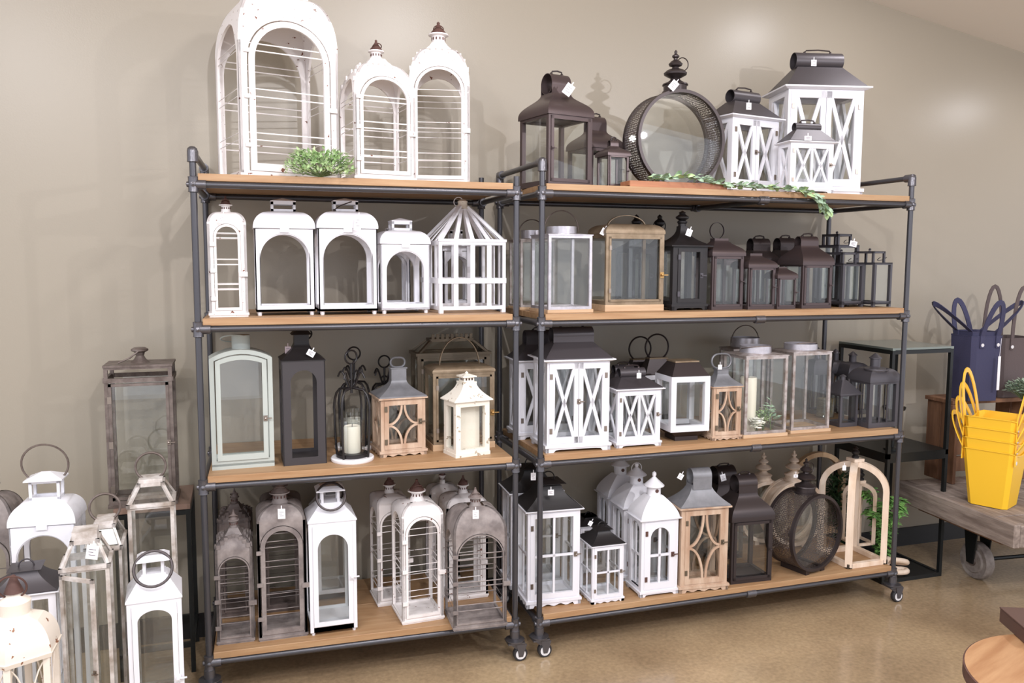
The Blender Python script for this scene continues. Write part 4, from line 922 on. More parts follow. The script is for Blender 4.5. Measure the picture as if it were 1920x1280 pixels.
# ------------------------------------------------------------------ right unit, second shelf
k = place('tin_glass_lantern', B2, 976, 1040, .3, 2, .9, 450, 432, 'tin glass lantern on a pine board, rear left corner of the right unit second shelf')
tinglass(k, bail=.06, m='tin_frame')
k = place('tin_glass_lantern', B2, 1028, 1109, .05, 4, .9, 441, 425, 'pale tin-framed glass lantern with round collar and wire bail, front left second shelf')
tinglass(k, (.32, 0), bail=.075, m='galvanised')
k = place('brass_glass_lantern', B2, 1135, 1243, .09, 1, .65, 438, 421, 'wide aged brass glass lantern on thick pine base, second shelf of the right unit')
brassbox(k, 404); tagpx(k, 1131, 434, -.02, .018, 30, 1.6)
def oniondark(k, yr, yf, m='black_metal', hs=1):
    w, d, H, T = k.w, k.d, k.H, k.T; p = w*.14
    feet_base(k, m, 0, w*.16, w*.03); corner_frame(k, m, p, w*.16, H, p*.7, p*.6); door(k, m, w*.2, H-w*.05, p*.6, '', w=w*.72, hs=hs, lm='slate_metal')
    panes(k, w*.17, H-.004, p); roof(k, m, H, T, w*.1, w*.1, w*.1, 'bell', .004)
    zf = k.zc(yf); h = zf-T; M().lathe([(w*.1, 0), (w*.1, h*.2), (w*.13, h*.28), (w*.13, h*.34), (w*.08, h*.42), (w*.16, h*.52), (w*.17, h*.62), (w*.1, h*.74), (w*.07, h*.8), (w*.09, h*.88), (w*.04, h*.95), (0, h)], 20, (0, 0, T-.004)).build('finial', m, k.root, smooth=40)
k = place('finial_lantern', B2, 1178, 1228, .4, 0, 1, 468, 435, 'black lantern far back behind the brass one, only its finial showing on the left')
oniondark(k, 0, 400)
k = place('finial_lantern', B2, 1222, 1272, .4, 0, 1, 468, 440, 'black lantern back row between brass and black pagoda lanterns, finial with ring')
oniondark(k, 0, 400); ring(k, (0, 0, k.T+.04), .03, .0025, 'black_metal')
k = place('finial_lantern', B2, 1260, 1324, .08, 2, .85, 462, 424, 'black pagoda lantern with ball finial and bracket feet, right of the wide brass one')
oniondark(k, 0, 393); tagpx(k, 1292, 436, .0, .024, 20, 1.2)
def plainneck(k, yr, R=0, tilt=30, m='bronze'):
    ogee(k, m, yr, .22, roll_=False, shape='dome' if False else 'ogee')
    if R: M().strip([(R*math.cos(2*PI*i/28), .02+.0*i, k.T+R*.95+R*math.sin(2*PI*i/28)) for i in range(28)], .008, .002, closed=True).build('handle', 'bronze_dark', k.root)
k = place('bell_roof_lantern', B2, 1334, 1392, .07, 2, .9, 478, 447, 'bronze lantern with upright strap ring handle, right of the black pagoda lantern')
plainneck(k, 452, .035)
k = place('bell_roof_lantern', B2, 1352, 1398, .34, 0, .7, 492, 475, 'bronze lantern in the back row behind the strap-ring one, thin ring handle on top')
plainneck(k, 478, .028)
k = place('bell_roof_lantern', B2, 1408, 1455, .27, 0, .8, 490, 447, 'bronze rolled-top lantern behind the small bell-roofed one with no roll')
ogee(k, 'bronze_dark', 470, .34)
k = place('bell_roof_lantern', B2, 1462, 1500, .27, 0, 1.0, 488, 446, 'bronze rolled-top lantern in the back row, left of the large front rolled-top one')
ogee(k, 'bronze_dark', 470, .38)
k = place('bell_roof_lantern', B2, 1402, 1452, .06, 1, .9, 500, 475, 'small bronze bell-roofed lantern with plain top, middle of the right second shelf')
plainneck(k, 480)
k = place('bell_roof_lantern', B2, 1457, 1491, .05, 1, .9, 520, 500, 'smallest bronze bell-roofed lantern in the row on the right second shelf')
plainneck(k, 503)
k = place('bell_roof_lantern', B2, 1503, 1558, .06, 2, 1.0, 495, 443, 'large front bronze rolled-top lantern, right second shelf, before the black open-handle ones')
ogee(k, 'bronze', 462, .3)
def boxhandle(k, yh, hw=.3, m='slate_metal', ringR=0):
    w, d, H, T = k.w, k.d, k.H, k.T; p = w*.11; f = .03 if False else .012
    M().box(-w/2, w/2, -d/2, d/2, f, f+.008).build('base', m, k.root); corner_frame(k, m, p, 0, H, p*.8, 0)
    a = M()
    for s_ in range(4): a.T = side(s_, w, d); W = (w if s_ % 2 == 0 else d)/2; a.box(-W, W, 0, p, f, f+p)
    a.T = None; a.build('sill', m, k.root); panes(k, f+.008, H-.004, p)
    M().box(-w/2, w/2, -d/2, d/2, H-.006, H).build('roof', m, k.root)
    zh = k.zc(yh); hx = w*hw; hy = d*hw; q = p*.7; a = M()
    for sx in (-1, 1):
        for sy in (-1, 1): a.box(*sorted((sx*hx, sx*(hx-q))), *sorted((sy*hy, sy*(hy-q))), H-.002, zh)
    for s_ in range(4): a.T = side(s_, hx*2, hy*2); V = hx if s_ % 2 == 0 else hy; a.box(-V, V, 0, q, zh-q, zh)
    a.T = None; a.box(-hx, hx, -hy, hy, zh-.003, zh); a.lathe([(.006, 0), (.004, .006), (.007, .01), (0, .015)], 8, (0, 0, zh)); a.build('handle_box', m, k.root)
    ring(k, (hx*.5, -hy, H+.02), .022, .0015, m, 'y', 60, a0=160, a1=380)
k = place('box_top_lantern', B2, 1568, 1607, .26, 8, 1.1, 459, 450, 'tallest black glass lantern with open box handle, behind the others at the right')
boxhandle(k, 439, .33)
k = place('box_top_lantern', B2, 1578, 1618, .1, 8, 1.1, 494, 486, 'middle black glass lantern with open box handle, right part of the second shelf')
boxhandle(k, 473, .33); tagpx(k, 1600, 457, -.03, .034, 12, .75)
k = place('box_top_lantern', B2, 1637, 1670, .08, 10, 1.3, 492, 486, 'rightmost black glass lantern with open box handle on the second shelf')
boxhandle(k, 471, .34)
# ------------------------------------------------------------------ right unit, third shelf
k = place('crossbar_lantern', B3, 972, 1080, .29, -3, .6, 674, 618, 'large white crossbar lantern at the back, behind the largest front one at the left post')
xlantern(k, yr=645, nx=.3, neck=True)
k = place('crossbar_lantern', B3, 1025, 1141, 849, -3, .72, 673, 612, 'large white double-door crossbar lantern with black roof, left end of the third shelf')
xlantern(k, yr=641, nx=.31, neck=True)
k = place('crossbar_lantern', B3, 1146, 1202, .3, 0, .6, 722, 683, 'small white crossbar lantern with black rolled roof behind the front small one')
xlantern(k, 'XX', False, yr=700, nx=.3)
k = place('crossbar_lantern', B3, 1157, 1237, 840, -1, .85, 728, 689, 'small white crossbar lantern with black roof and tag, third shelf beside the large one')
xlantern(k, 'XX', False, yr=707, nx=.28, hs=.8); tagpx(k, 1198, 704, .01, .018, 0, 1.2)
def whiteblack(k, yr, R=0, by=0):
    w, d, H, T = k.w, k.d, k.H, k.T; zb = k.z(by)
    a = M(); a.loft([(w*.3, d*.3, 0), (w*.3, d*.3, zb*.4), (w*.46, d*.46, zb)]); a.build('base', 'bronze_dark', k.root)
    p = w*.13; corner_frame(k, 'white_wood', p, zb, H, p, p*1.1); panes(k, zb+.01, H-.01, p)
    M().box(-w/2+.004, w/2-.004, -d/2+.004, d/2-.004, zb, zb+.006).build('tray', 'bronze_dark', k.root)
    roof(k, 'bronze_dark', H, T, -.004, w*.3, d*.25, 'straight', .003)
    M().box(-w*.31, w*.31, -d*.27, d*.27, T, T+.006).build('roof_plate', 'aged_brass', k.root)
    if R: ring(k, (0, 0, T+.006+R*.9), R*1.12, .004, 'bronze_dark')
k = place('white_frame_lantern', B3, 1178, 1230, .45, 0, .5, 705, 674, 'black-roofed lantern in the back row with ring handle, left of the two rings')
whiteblack(k, 0, .05, 815)
k = place('white_frame_lantern', B3, 1208, 1264, .34, 0, .5, 703, 672, 'black-roofed lantern in the back row with ring handle, right of the two rings')
whiteblack(k, 0, .052, 815)
k = place('white_frame_lantern', B3, 1257, 1329, .04, -3, .9, 706, 677, 'white square-framed lantern on a flared dark base, centre of the third shelf')
whiteblack(k, 0, 0, 809)
k = place('lattice_lantern', B3, 1336, 1388, 826, -1, .85, 724, 690, 'whitewashed lattice lantern with gray roof and tag, third shelf beside the candle lantern')
latticewood(k, 700, 663, nx=.2); tagpx(k, 1350, 688, .015, .016, 0, 1.2)
k = place('tin_glass_lantern', B3, 1372, 1440, .36, 0, .6, 655, 632, 'rear tin and glass lantern with tall wire bail, behind the one holding the candle')
tinglass(k, (.34, 0), bail=.075)
k = place('tin_glass_lantern', B3, 1395, 1473, 822, 0, .85, 668, 647, 'tin and glass lantern holding a tall candle and flowers, third shelf of the right unit')
tinglass(k, (.32, 0), bail=.068, tilt=78); KC = k
k2 = place('tin_glass_lantern', B3, 1483, 1554, 813, 0, .85, 661, 643, 'empty tin and glass lantern with galvanised collar, right of the candle-filled one')
tinglass(k2, (.36, 0), bail=.068, tilt=74)
# contents of the candle lantern
b0 = KC.root.location.z+KC.w*.07+.001; hc = zat(KC.ce.x, KC.ce.y, 706)-b0
Pc = Vector((KC.ce.x-KC.w*.14, KC.ce.y-.0, 0)); candle(Pc, b0, .035, hc, 'tall thick ivory pillar candle inside the glass lantern with flowers')
Q = lambda dx, dy: (KC.ce.x+KC.w*dx, KC.ce.y+KC.d*dy, b0)
def rosette(name, loc, n, r, mat_, label, cat, h=.05, flower=False, sz=.012):
    root = empty(name, loc, random.random()*6, label, cat); a = M()
    st = M()
    for i in range(n):
        an = random.uniform(0, 2*PI); t = random.random()**.6; hh = h*random.uniform(.4, 1); p = Vector((math.cos(an)*r*t, math.sin(an)*r*t, hh*(1-.35*t)+.008))
        leaf(a, p, an+random.uniform(-.6, .6), random.uniform(-.2, .9), sz*random.uniform(.8, 1.3), sz*.45 if not flower else sz*.8)
        if i % 5 == 0: st.tube([(0, 0, 0), tuple(p)], .0012, n=3)
    tagit(a.build('foliage' if not flower else 'petals', mat_, root), kind='stuff'); st.build('stems', 'stem', root)
    return root
def leaf(a, p, yaw, pitch, L, W):
    d = Vector((math.cos(yaw)*math.cos(pitch), math.sin(yaw)*math.cos(pitch), math.sin(pitch))); s = d.cross(Vector((0, 0, 1))).normalized(); u = s.cross(d)
    b = p; a.add([b, b+d*L*.45+s*W-u*0, b+d*L, b+d*L*.45-s*W, b+d*L*.5+u*W*.35], [(0, 1, 4), (1, 2, 4), (2, 3, 4), (3, 0, 4)])
rosette('white_flower', Q(-.12, -.36), 46, .02, 'petal', 'white artificial blossom at the foot of the tall candle inside the glass lantern', 'flower', .06, True, .02)
rosette('fern_sprig', Q(.12, -.2), 90, .03, 'leaf_bush', 'green sprig beside the tall candle inside the tin glass lantern', 'plant', .11)
rosette('round_leaf_sprig', Q(.3, -.22), 22, .02, 'leaf_euca', 'silvery round-leaved sprig at the right inside the candle lantern', 'plant', .13, False, .032)
k = place('cottage_lantern', B3, 1523, 1553, .42, 0, .8, 700, 648, 'dark cottage lantern back row, leftmost of the chimney-topped group')
cottage(k, yr=672)
k = place('cottage_lantern', B3, 1557, 1590, .42, 0, .8, 697, 652, 'dark cottage lantern back row, behind the flared pyramid-roofed one')
cottage(k, yr=675)
k = place('cottage_lantern', B3, 1588, 1628, .34, 0, .8, 705, 657, 'dark cottage lantern back row, just left of the front domed one at the right post')
cottage(k, yr=678)
k = place('cottage_lantern', B3, 1574, 1607, .1, 0, 1, 740, 700, 'low dark lantern with wide flared pyramid roof, right of the empty tin glass one')
cottage(k, yr=712, flare=True, bars=False)
k = place('cottage_lantern', B3, 1628, 1683, .04, 0, .8, 716, 660, 'front dark cottage lantern with domed roof, ring and chimney, at the right post')
cottage(k, yr=687); ring(k, (-.02, -.03, k.zc(690)), .05, .004, 'slate_metal', 'z')
Pj = aty(1546, 795, .34); Pj.z = B3; r_ = empty('rattan_jar', (Pj.x, Pj.y, B3), 0, 'glass cylinder jar with woven rattan sleeve, between tin glass and flared lanterns', 'jar'); hj = zat(Pj.x, Pj.y, 744)-B3
M().shell([(.042, 0), (.042, hj), (.0405, hj), (.0405, .002)], 32).lathe([(.042, 0), (.042, .003)], 32).build('glass_cylinder', 'jar_glass', r_, smooth=40)
M().shell([(.039, .004), (.039, hj*.92), (.037, hj*.92), (.037, .004)], 32).build('rattan_sleeve', 'rattan', r_, smooth=40)
# ------------------------------------------------------------------ right unit, bottom shelf
k = place('pane_lantern', B4, 958, 1050, .27, -3, .72, 921, 868, 'tall white paned lantern with black roof at the back, behind the front left one')
panelantern(k, 877, 857)
k = place('pane_lantern', B4, 989, 1086, 1141, -3, .78, 955, 895, 'tall white paned lantern with black roof and tag, left end of the right bottom shelf')
panelantern(k, 906, 882); tagpx(k, 1033, 923, .0, .024, 0, .95); tagpx(k, 1000, 893, -.02, .02, 0, 1.5)
k = place('pane_lantern', B4, 1088, 1135, .34, 2, .9, 985, 965, 'small white paned lantern back row with pointed finial, behind the small front one')
panelantern(k, 965, 942)
k = place('pane_lantern', B4, 1110, 1168, 1133, 0, 1.0, 1021, 985, 'small white paned black-roofed lantern at the front, between two tall white kinds')
panelantern(k, 991, 965, hs=.7); tagpx(k, 1107, 981, -.05, .016, 30, 1.2)
k = place('dome_roof_lantern', B4, 1139, 1203, .37, -1, .75, 929, 886, 'white dome-roofed lantern furthest back of the row of three')
domewhite(k, 887, 870, 848)
k = place('dome_roof_lantern', B4, 1168, 1236, .21, -1, .75, 949, 904, 'white dome-roofed lantern, middle of the row of three')
domewhite(k, 905, 888, 864); ring(k, (0, 0, k.zc(877)), .024, .002, 'white_paint')
k = place('dome_roof_lantern', B4, 1201, 1269, 1120, -1, .75, 972, 925, 'front white dome-roofed lantern of the row of three, arched door, conical cap')
domewhite(k, 926, 908, 881)
k = place('lattice_lantern', B4, 1275, 1362, 1112, -5, .62, 950, 876, 'largest whitewashed lattice lantern with gray rolled-top roof, centre of the bottom shelf')
latticewood(k, 905, tubecap=True, nx=.2); tagpx(k, 1276, 893, -.04, .022, 30, 1.1)
k = place('bell_roof_lantern', B4, 1335, 1392, .3, 0, .7, 950, 872, 'dark bronze rolled-top lantern in the back, between the lattice one and its front twin')
ogee(k, 'bronze_dark', 905, .3); tagpx(k, 1356, 895, .12, .024, -15, 1.3)
k = place('bell_roof_lantern', B4, 1370, 1446, 1096, -3, .85, 974, 888, 'front dark bronze bell-roofed lantern with rolled top, bottom shelf beside the mesh drum')
ogee(k, 'bronze_dark', 921, .23, shape='ogee')
drum('drum_lantern', 1426, 898, 1040, .46, 0, .07, 'bleached_wood', B4, 'cream round lantern at the back with turned wood top, left of the two cream ones', gm='bleached_wood', fin='bleached_wood', finw=.3, fins=.8, band=.018)
drum('drum_lantern', 1482, 898, 1048, .37, 0, .07, 'bleached_wood', B4, 'cream round lantern at the back with turned wood top, right of the two cream ones', gm='bleached_wood', fin='bleached_wood', finw=.3, fins=.8, band=.018)
k = drum('drum_lantern', 1504, 921, 1074, .1, 14, .14, 'bronze_dark', B4, 'dark bronze perforated drum lantern on the bottom shelf, with spired finial', finw=.24)
tagpx(k, 1492, 892, -.06, .02, 0, .7)
def archwood(k, m, fin='black_metal', bands=.031, both=True, finial=True, base=True):
    """two crossing round-topped wood arches rising from a square frame"""
    w, d, T = k.w, k.d, k.T; hb = w*.1
    for q in range(4):
        a = M(); a.T = side(q, w, d); W = (w if q % 2 == 0 else d)/2; a.box(-W, W-.0, 0, bands*.8, 0, hb); a.build('base_rail', m, k.root, bevel=.001)
    for (ex, ey) in (((1, 1), (1, -1)) if both else ((1, 0),)):
        D = math.hypot(w/2*ex, d/2*ey)-bands*.6; dx = Vector((w*ex, d*ey, 0)).normalized(); rr = D; pts = []
        sp = T-rr*.98
        pts.append(dx*-D+Vector((0, 0, hb*.3)))
        for i in range(21): t = PI-PI*i/20; pts.append(dx*(D*math.cos(t))+Vector((0, 0, sp+(T-bands/2-sp)*math.sin(t))))
        pts.append(dx*D+Vector((0, 0, hb*.3)))
        M().strip(pts, bands, bands*.85, up=dx.cross(Vector((0, 0, 1)))).build('arch', m, k.root, smooth=30)
    if finial:
        M().box(-bands*.9, bands*.9, -bands*.9, bands*.9, T-.004, T+.01).build('top_block', m, k.root)
        M().lathe([(.016, 0), (.016, .008), (.01, .014), (.018, .024), (.018, .03), (.009, .038), (.013, .046), (.004, .054), (0, .056)], 16, (0, 0, T+.01)).build('finial', fin, k.root, smooth=40)
k = place('arch_lantern', B4, 1590, 1664, .02, 0, 1.0, 900, 862, 'largest bleached wooden lantern of crossing arches, right end of the bottom shelf')
KA = k; archwood(k, 'bleached_wood')
tagpx(k, 1583, 877, .14, .016, 0, 1.3)
k = place('arch_lantern', B4, 1606, 1642, .25, 0, 1.0, 960, 903, 'smaller bleached wooden crossing-arch lantern seen inside the largest one')
archwood(k, 'bleached_wood', bands=.02)
k = place('wooden_arch', B4, 1483, 1588, .46, 0, .2, 900, 846, 'tan wooden arch standing at the back wall behind the crossing-arch lanterns', None, 'decor')
archwood(k, 'tan_wood', both=False, finial=False, bands=.028)
# ------------------------------------------------------------------ greenery and tray on the tops
P = aty(601, 330, .02); root = empty('leafy_bush', (P.x, P.y, A1), 0, 'small bushy green plant on the top board between the white wire lanterns', 'plant')
a = M(); st = M()
for i in range(900):
    an, el = random.uniform(0, 2*PI), random.random()**.8; R = .118*math.sqrt(1-el*el*.55)*random.uniform(.55, 1)
    p = Vector((math.cos(an)*R, math.sin(an)*R*.45, .006+.085*el*random.uniform(.75, 1.05)))
    leaf(a, p, an+random.uniform(-.9, .9), random.uniform(-.3, 1.1), random.uniform(.014, .024), .0052)
    if i % 12 == 0: st.tube([(0, 0, 0), tuple(p)], .0011, n=3)
tagit(a.build('foliage', 'leaf_bush', root), kind='stuff'); st.build('stems', 'stem', root)
PT = aty(1180, 352, .012); PE = aty(1362, 352, .012)
tr = empty('wooden_tray', ((PT.x+PE.x)/2, .05, B1), 0, 'long reddish wooden tray under the leafy garland on the top of the right unit', 'tray'); L_ = (PE.x-PT.x)/2
M().box(-L_, L_, -.04, .04, 0, .006).build('bottom', 'red_wood', tr)
for y0, y1 in ((-.044, -.038), (.038, .044)): M().box(-L_, L_, y0, y1, 0, .024).build('side_board', 'red_wood', tr, bevel=.001)
for x0, x1 in ((-L_, -L_+.006), (L_-.006, L_)): M().box(x0, x1, -.038, .038, 0, .024).build('end_board', 'red_wood', tr, bevel=.001)
gp = [aty(px, py, yy) for px, py, yy in ((1214, 334, .03), (1250, 336, .01), (1290, 332, -.0), (1330, 342, -.004), (1370, 348, -.012), (1410, 352, -.016), (1450, 353, -.018), (1490, 356, -.024), (1520, 364, -.032), (1536, 376, -.036), (1545, 388, -.034), (1552, 398, -.032))]
gp[0].z = max(gp[0].z, B1+.028)
gr = empty('leafy_garland', tuple(gp[4]), 0, 'eucalyptus garland lying along the top board and hanging over its front edge', 'garland')
loc = [p-gp[4] for p in gp]; M().tube(loc, .0022, n=5).build('stem', 'stem', gr)
lm = []
for v in range(4):
    a = M(); L_, W_ = .03, .0085; a.add([(0, 0, 0), (L_*.3, W_*.9, .001), (L_*.7, W_*.8, .0), (L_, 0, -.003), (L_*.7, -W_*.8, 0), (L_*.3, -W_*.9, .001), (L_*.5, 0, .003+.001*v)], [(0, 1, 6), (1, 2, 6), (2, 3, 6), (3, 4, 6), (4, 5, 6), (5, 0, 6)])
    o = a.build('leaf', 'leaf_euca' if v % 2 else 'leaf_bush', gr); lm.append(o.data); bpy.data.objects.remove(o)
n = 0
for s_ in range(len(loc)-1):
    for j in range(17):
        t = (j+random.random())/17; p = loc[s_].lerp(loc[s_+1], t); d = (loc[s_+1]-loc[s_]).normalized()
        o = bpy.data.objects.new('leaf', lm[random.choice((0, 1, 1, 3))]); C.objects.link(o); o.parent = gr; o.location = p+Vector((random.uniform(-.004, .004), random.uniform(-.008, .004), random.uniform(0, .006)))
        o.rotation_euler = (random.uniform(-.9, .9), random.uniform(-.7, .3)-(math.asin(max(-1, min(1, d.z)))), math.atan2(d.y, d.x)+random.choice((-1, 1))*random.uniform(.3, 1.5)); f = random.uniform(.95, 1.45); o.scale = (f, f, f)
# ------------------------------------------------------------------ floor, left
k = place('glass_box_lantern', .6, 206, 330, .3, 2, .75, 690, 684, 'placeholder')
for o in list(k.root.children): bpy.data.objects.remove(o)
bpy.data.objects.remove(k.root)
def metal_stand(name, x0, x1, y0, y1, z, label, topm, legm='iron_black', cat='table'):
    r = empty(name, ((x0+x1)/2, (y0+y1)/2, 0), 0, label, cat); W, D = (x1-x0)/2, (y1-y0)/2; t = .016
    M().box(-W, W, -D, D, z-.02, z).build('top', topm, r, bevel=.001)
    for sx in (-1, 1):
        for sy in (-1, 1): M().box(*sorted((sx*W, sx*(W-t))), *sorted((sy*D, sy*(D-t))), 0, z-.02).build('leg', legm, r)
    for zz in (z-.04, .1):
        for s_ in range(4): a = M(); a.T = side(s_, 2*W, 2*D); V = (W if s_ % 2 == 0 else D)-t; a.box(-V, V, 0, t, zz, zz+.018); a.build('rail', legm, r)
    return r
PS0 = aty(212, 955, .28); PS1 = aty(357, 955, .28); ZS = zat((PS0.x+PS1.x)/2, .28, 950)
metal_stand('side_table', PS0.x, PS1.x, .28, .56, ZS, 'dark metal side table with reddish wood top, under the tall glass box lantern', 'stand_top')
k = place('glass_box_lantern', ZS, 205, 331, .3, 0, .72, 686, 680, 'tall dark glass box lantern with knob top, on the side table by the wall')
def tallbox(k, y2, yk):
    w, d, H = k.w, k.d, k.H; m = 'rust_tin'; p = w*.058; M().box(-w/2-.004, w/2+.004, -d/2-.004, d/2+.004, 0, .012).build('base', m, k.root)
    corner_frame(k, m, p, .012, H, .012, .014); z2 = k.z(y2); a = M()
    for s_ in range(4): a.T = side(s_, w, d); V = (w if s_ % 2 == 0 else d)/2; a.box(-V, V, -.004, .008, z2-.008, z2+.008)
    a.T = None; a.build('band', m, k.root); panes(k, .014, z2-.006, p)
    d0 = M(); W = w/2-p; q = .01
    for x0, x1 in ((-W, -W+q), (W-q, W)): d0.box(x0, x1, -d/2-.004, -d/2+.004, .03, z2-.012)
    d0.box(-W, W, -d/2-.004, -d/2+.004, .03, .03+q); d0.box(-W, W, -d/2-.004, -d/2+.004, z2-.012-q, z2-.012); o = d0.build('door', m, k.root); latch(o, W-q/2, -d/2-.004, H*.45)
    for zz in (.15, .5, .85): hinge(o, -W+q*.3, -d/2-.004, z2*zz)
    M().box(-w/2-.003, w/2+.003, -d/2-.003, d/2+.003, H-.004, H+.004).build('lid', m, k.root)
    zk = k.zc(yk); h = zk-H; M().lathe([(.036, .003), (.03, h*.15), (.02, h*.3), (.014, h*.5), (.018, h*.7), (.03, h*.8), (.03, h*.9), (.02, h)], 24, (0, 0, H)).build('knob', m, k.root, smooth=40)
    M().tube([(-.07, -.04, H+.008), (-.03, -.03, H+.025), (0, -.03, H+.05)], .003).build('handle', m, k.root)
tallbox(k, 712, 651)
k = place('arched_wire_lantern', 0, -66, 47, .14, 0, 1.0, 1000, 925, 'big weathered gray domed lantern cut off by the left edge of the picture')
dome_wire(k, 'gray_wash', .8, 1010, (1100, 1150), .3, q=.012, capscale=.8, mc='gray_brown')
k = place('box_handle_lantern', 0, 38, 158, .02, -3, .8, 985, 932, 'large white round-shouldered lantern with roofed box handle and ring, on the left floor')
loaf(k, 'white_paint', 1003, .84, 890, hw=.48, ringh=.07)
k = place('pane_lantern', 0, 2, 122, -.3, 3, .85, 1114, 1060, 'white post lantern with charcoal pyramid roof, on the floor behind the cream six-sided one')
panelantern(k, 1062, 1022, roofm='black_roof', bodym='white_paint', doorm=False, pw=.12)
k = place('sloped_glass_lantern', 0, 176, 243, -.1, 2, 1.6, 1030, 970, 'tin sloped-glass-roof lantern standing behind the tagged one with the open door')
trapglass(k, yr=980, ringR=.046)
k = place('sloped_glass_lantern', 0, 132, 222, -.3, 4, 1.0, 1066, 990, 'tin sloped-glass-roof lantern with white tag and open door, on the left floor')
trapglass(k, yr=1010, opendoor=True); tagpx(k, 173, 1035, .02, .034, 10, 1.25)
k = place('sloped_glass_lantern', 0, 255, 340, .02, 2, 1.0, 948, 893, 'tin sloped-glass-roof lantern with ring, directly in front of the side table')
trapglass(k, yr=904, ringR=.048)
k = place('ring_handle_lantern', 0, 250, 350, -.28, 4, 1.0, 1126, 1072, 'white metal lantern with hanging black ring, on the floor at the left unit front corner')
archwhite(k, 1139, 1036, .055, legs=True, a=.86, ringoff=-.07, tilt=24, rise=.035)
def hexlantern(label):
    P = aty(32, 1215, -.52); r = .098; root = empty('hexagonal_lantern', (P.x, P.y, 0), .0, label, 'lantern'); k = K(); k.root = root
    f = lambda py: zat(P.x, P.y, py); H, T = f(1214), f(1150); m = 'worn_cream'
    def hexring(rr, z, cz_=0): return [(rr*math.cos(PI/3*i+.5), rr*math.sin(PI/3*i+.5), z) for i in range(6)]
    def hexloft(a, L):
        vs = sum([hexring(rr, z) for rr, z in L], []); n = len(L); a.add(vs, [(i*6+q, i*6+(q+1) % 6, i*6+6+(q+1) % 6, i*6+6+q) for i in range(n-1) for q in range(6)]+[tuple(range(6))[::-1], tuple(range(n*6-6, n*6))])
    a = M(); hexloft(a, [(r*1.1, H-.012), (r*1.14, H)]+[(r*.35+(r*1.1-r*.35)*math.sqrt(max(0, 1-t*t)), H+(T-H)*t) for t in [i/8 for i in range(9)]]); a.build('roof', m, root, smooth=20)
    a = M(); hexloft(a, [(r*1.02, 0), (r*1.02, .03)]); a.build('base', m, root)
    for i in range(6):
        p = hexring(r*.95, 0)[i]; M().box(p[0]-.008, p[0]+.008, p[1]-.008, p[1]+.008, .03, H-.01).build('post', m, root)
        q = hexring(r*.95, 0)[(i+1) % 6]; A, B = Vector(p), Vector(q)
        for side_ in (0, 1):
            pts = [A.lerp(B, (t if side_ else 1-t))+Vector((0, 0, .03+(H-.05)*(1-(t)**2))) for t in [j/8*.9 for j in range(9)]]; M().tube(pts, .002, n=5).build('curved_wire', m, root)
    for z in (.12, .25, .38): M().tube([Vector(p)+Vector((0, 0, z)) for p in hexring(r*.95, 0)], .0022, True, 5).build('wire', m, root)
    zc, zk = f(1112), f(1082)
    M().lathe([(r*.42, 0), (r*.36, .006), (r*.38, (zc-T)*.4), (r*.4, (zc-T)*.7), (r*.2, (zc-T)), (r*.18, zc-T+.01), (0, zc-T+.012)], 24, (0, 0, T-.004)).build('collar', m, root, smooth=40)
    M().lathe([(.024, 0), (.012, .03), (.006, .045), (0, .048)], 16, (0, 0, zc+.004)).build('cap', 'bark', root, smooth=40)
    M().circle((0, -.015, zc+.022), .034, .0028, 'y', 15).build('handle', 'bark', root, smooth=60)
hexlantern('cream six-sided lantern with chipped domed roof and rusty ring, bottom left corner')
# ------------------------------------------------------------------ right: etagere, plant, cart, baskets
ZT = 1.155; Q0, Q1, Q2 = atz(1592, 637, ZT), atz(1667, 652, ZT), atz(1768, 645, ZT)
xa, xb = 2.925, 3.295; ya, yb = .17, .54
et = empty('metal_etagere', ((xa+xb)/2, (ya+yb)/2, 0), 0, 'tall slim black metal stand with glassy top and middle shelf, between shelf unit and cart', 'stand'); W, D = (xb-xa)/2, (yb-ya)/2; t = .017
for sx in (-1, 1):
    for sy in (-1, 1): M().box(*sorted((sx*W, sx*(W-t))), *sorted((sy*D, sy*(D-t))), 0, ZT-.012).build('leg', 'iron_black', et)
for zz in (0, .60, ZT-.03):
    for s_ in range(4): a = M(); a.T = side(s_, 2*W, 2*D); V = (W if s_ % 2 == 0 else D)-t; a.box(-V, V, 0, t, zz, zz+.02); a.build('rail', 'iron_black', et)
M().box(-W, W, -D, D, ZT-.012, ZT).build('top_panel', 'green_glass_top', et); M().box(-W, W, -D, D, .62, .645).build('shelf_panel', 'iron_black', et); M().box(-W+t, W-t, -D+t, D-t, .004, .016).build('bottom_panel', 'iron_black', et)
P = aty(1703, 764, .2); P.z = .646
dr = empty('dish_stand', (xa+.1, .25, .6455), 0, 'small black pedestal dish standing on the middle shelf of the black stand', 'dish')
hz = zat(xa+.1, .25, 762)-.6455; M().lathe([(.04, 0), (.04, .006), (.008, .012), (.006, hz-.03), (.02, hz-.02), (.05, hz-.014), (.054, hz), (.05, hz-.003), (0, hz-.012)], 24).build('dish', 'iron_black', dr, smooth=40)
bp = empty('fern_plant', (xa+.09, .27, .017), 0, 'green artificial fern on the bottom panel of the black stand, by the wooden chain', 'plant'); a = M(); b_ = M()
for s_ in range(20):
    an = random.uniform(0, 2*PI); L_ = random.uniform(.1, .2); top = random.uniform(.28, .42)
    pts = [Vector((math.cos(an)*L_*.62*t, math.sin(an)*L_*.5*t-.0, top*math.sin(t*1.9)*1.0)) for t in [j/9 for j in range(10)]]; b_.tube(pts, .0016, n=4)
    for j in range(2, 10):
        d = pts[j]-pts[j-1]; yaw = math.atan2(d.y, d.x)
        for sd in (-1, 1): leaf(a, pts[j], yaw+sd*1.1, math.atan2(d.z, 1), .05*(1-.05*j), .012); leaf(a, pts[j]-d*.5, yaw+sd*.9, -.3, .045, .01)
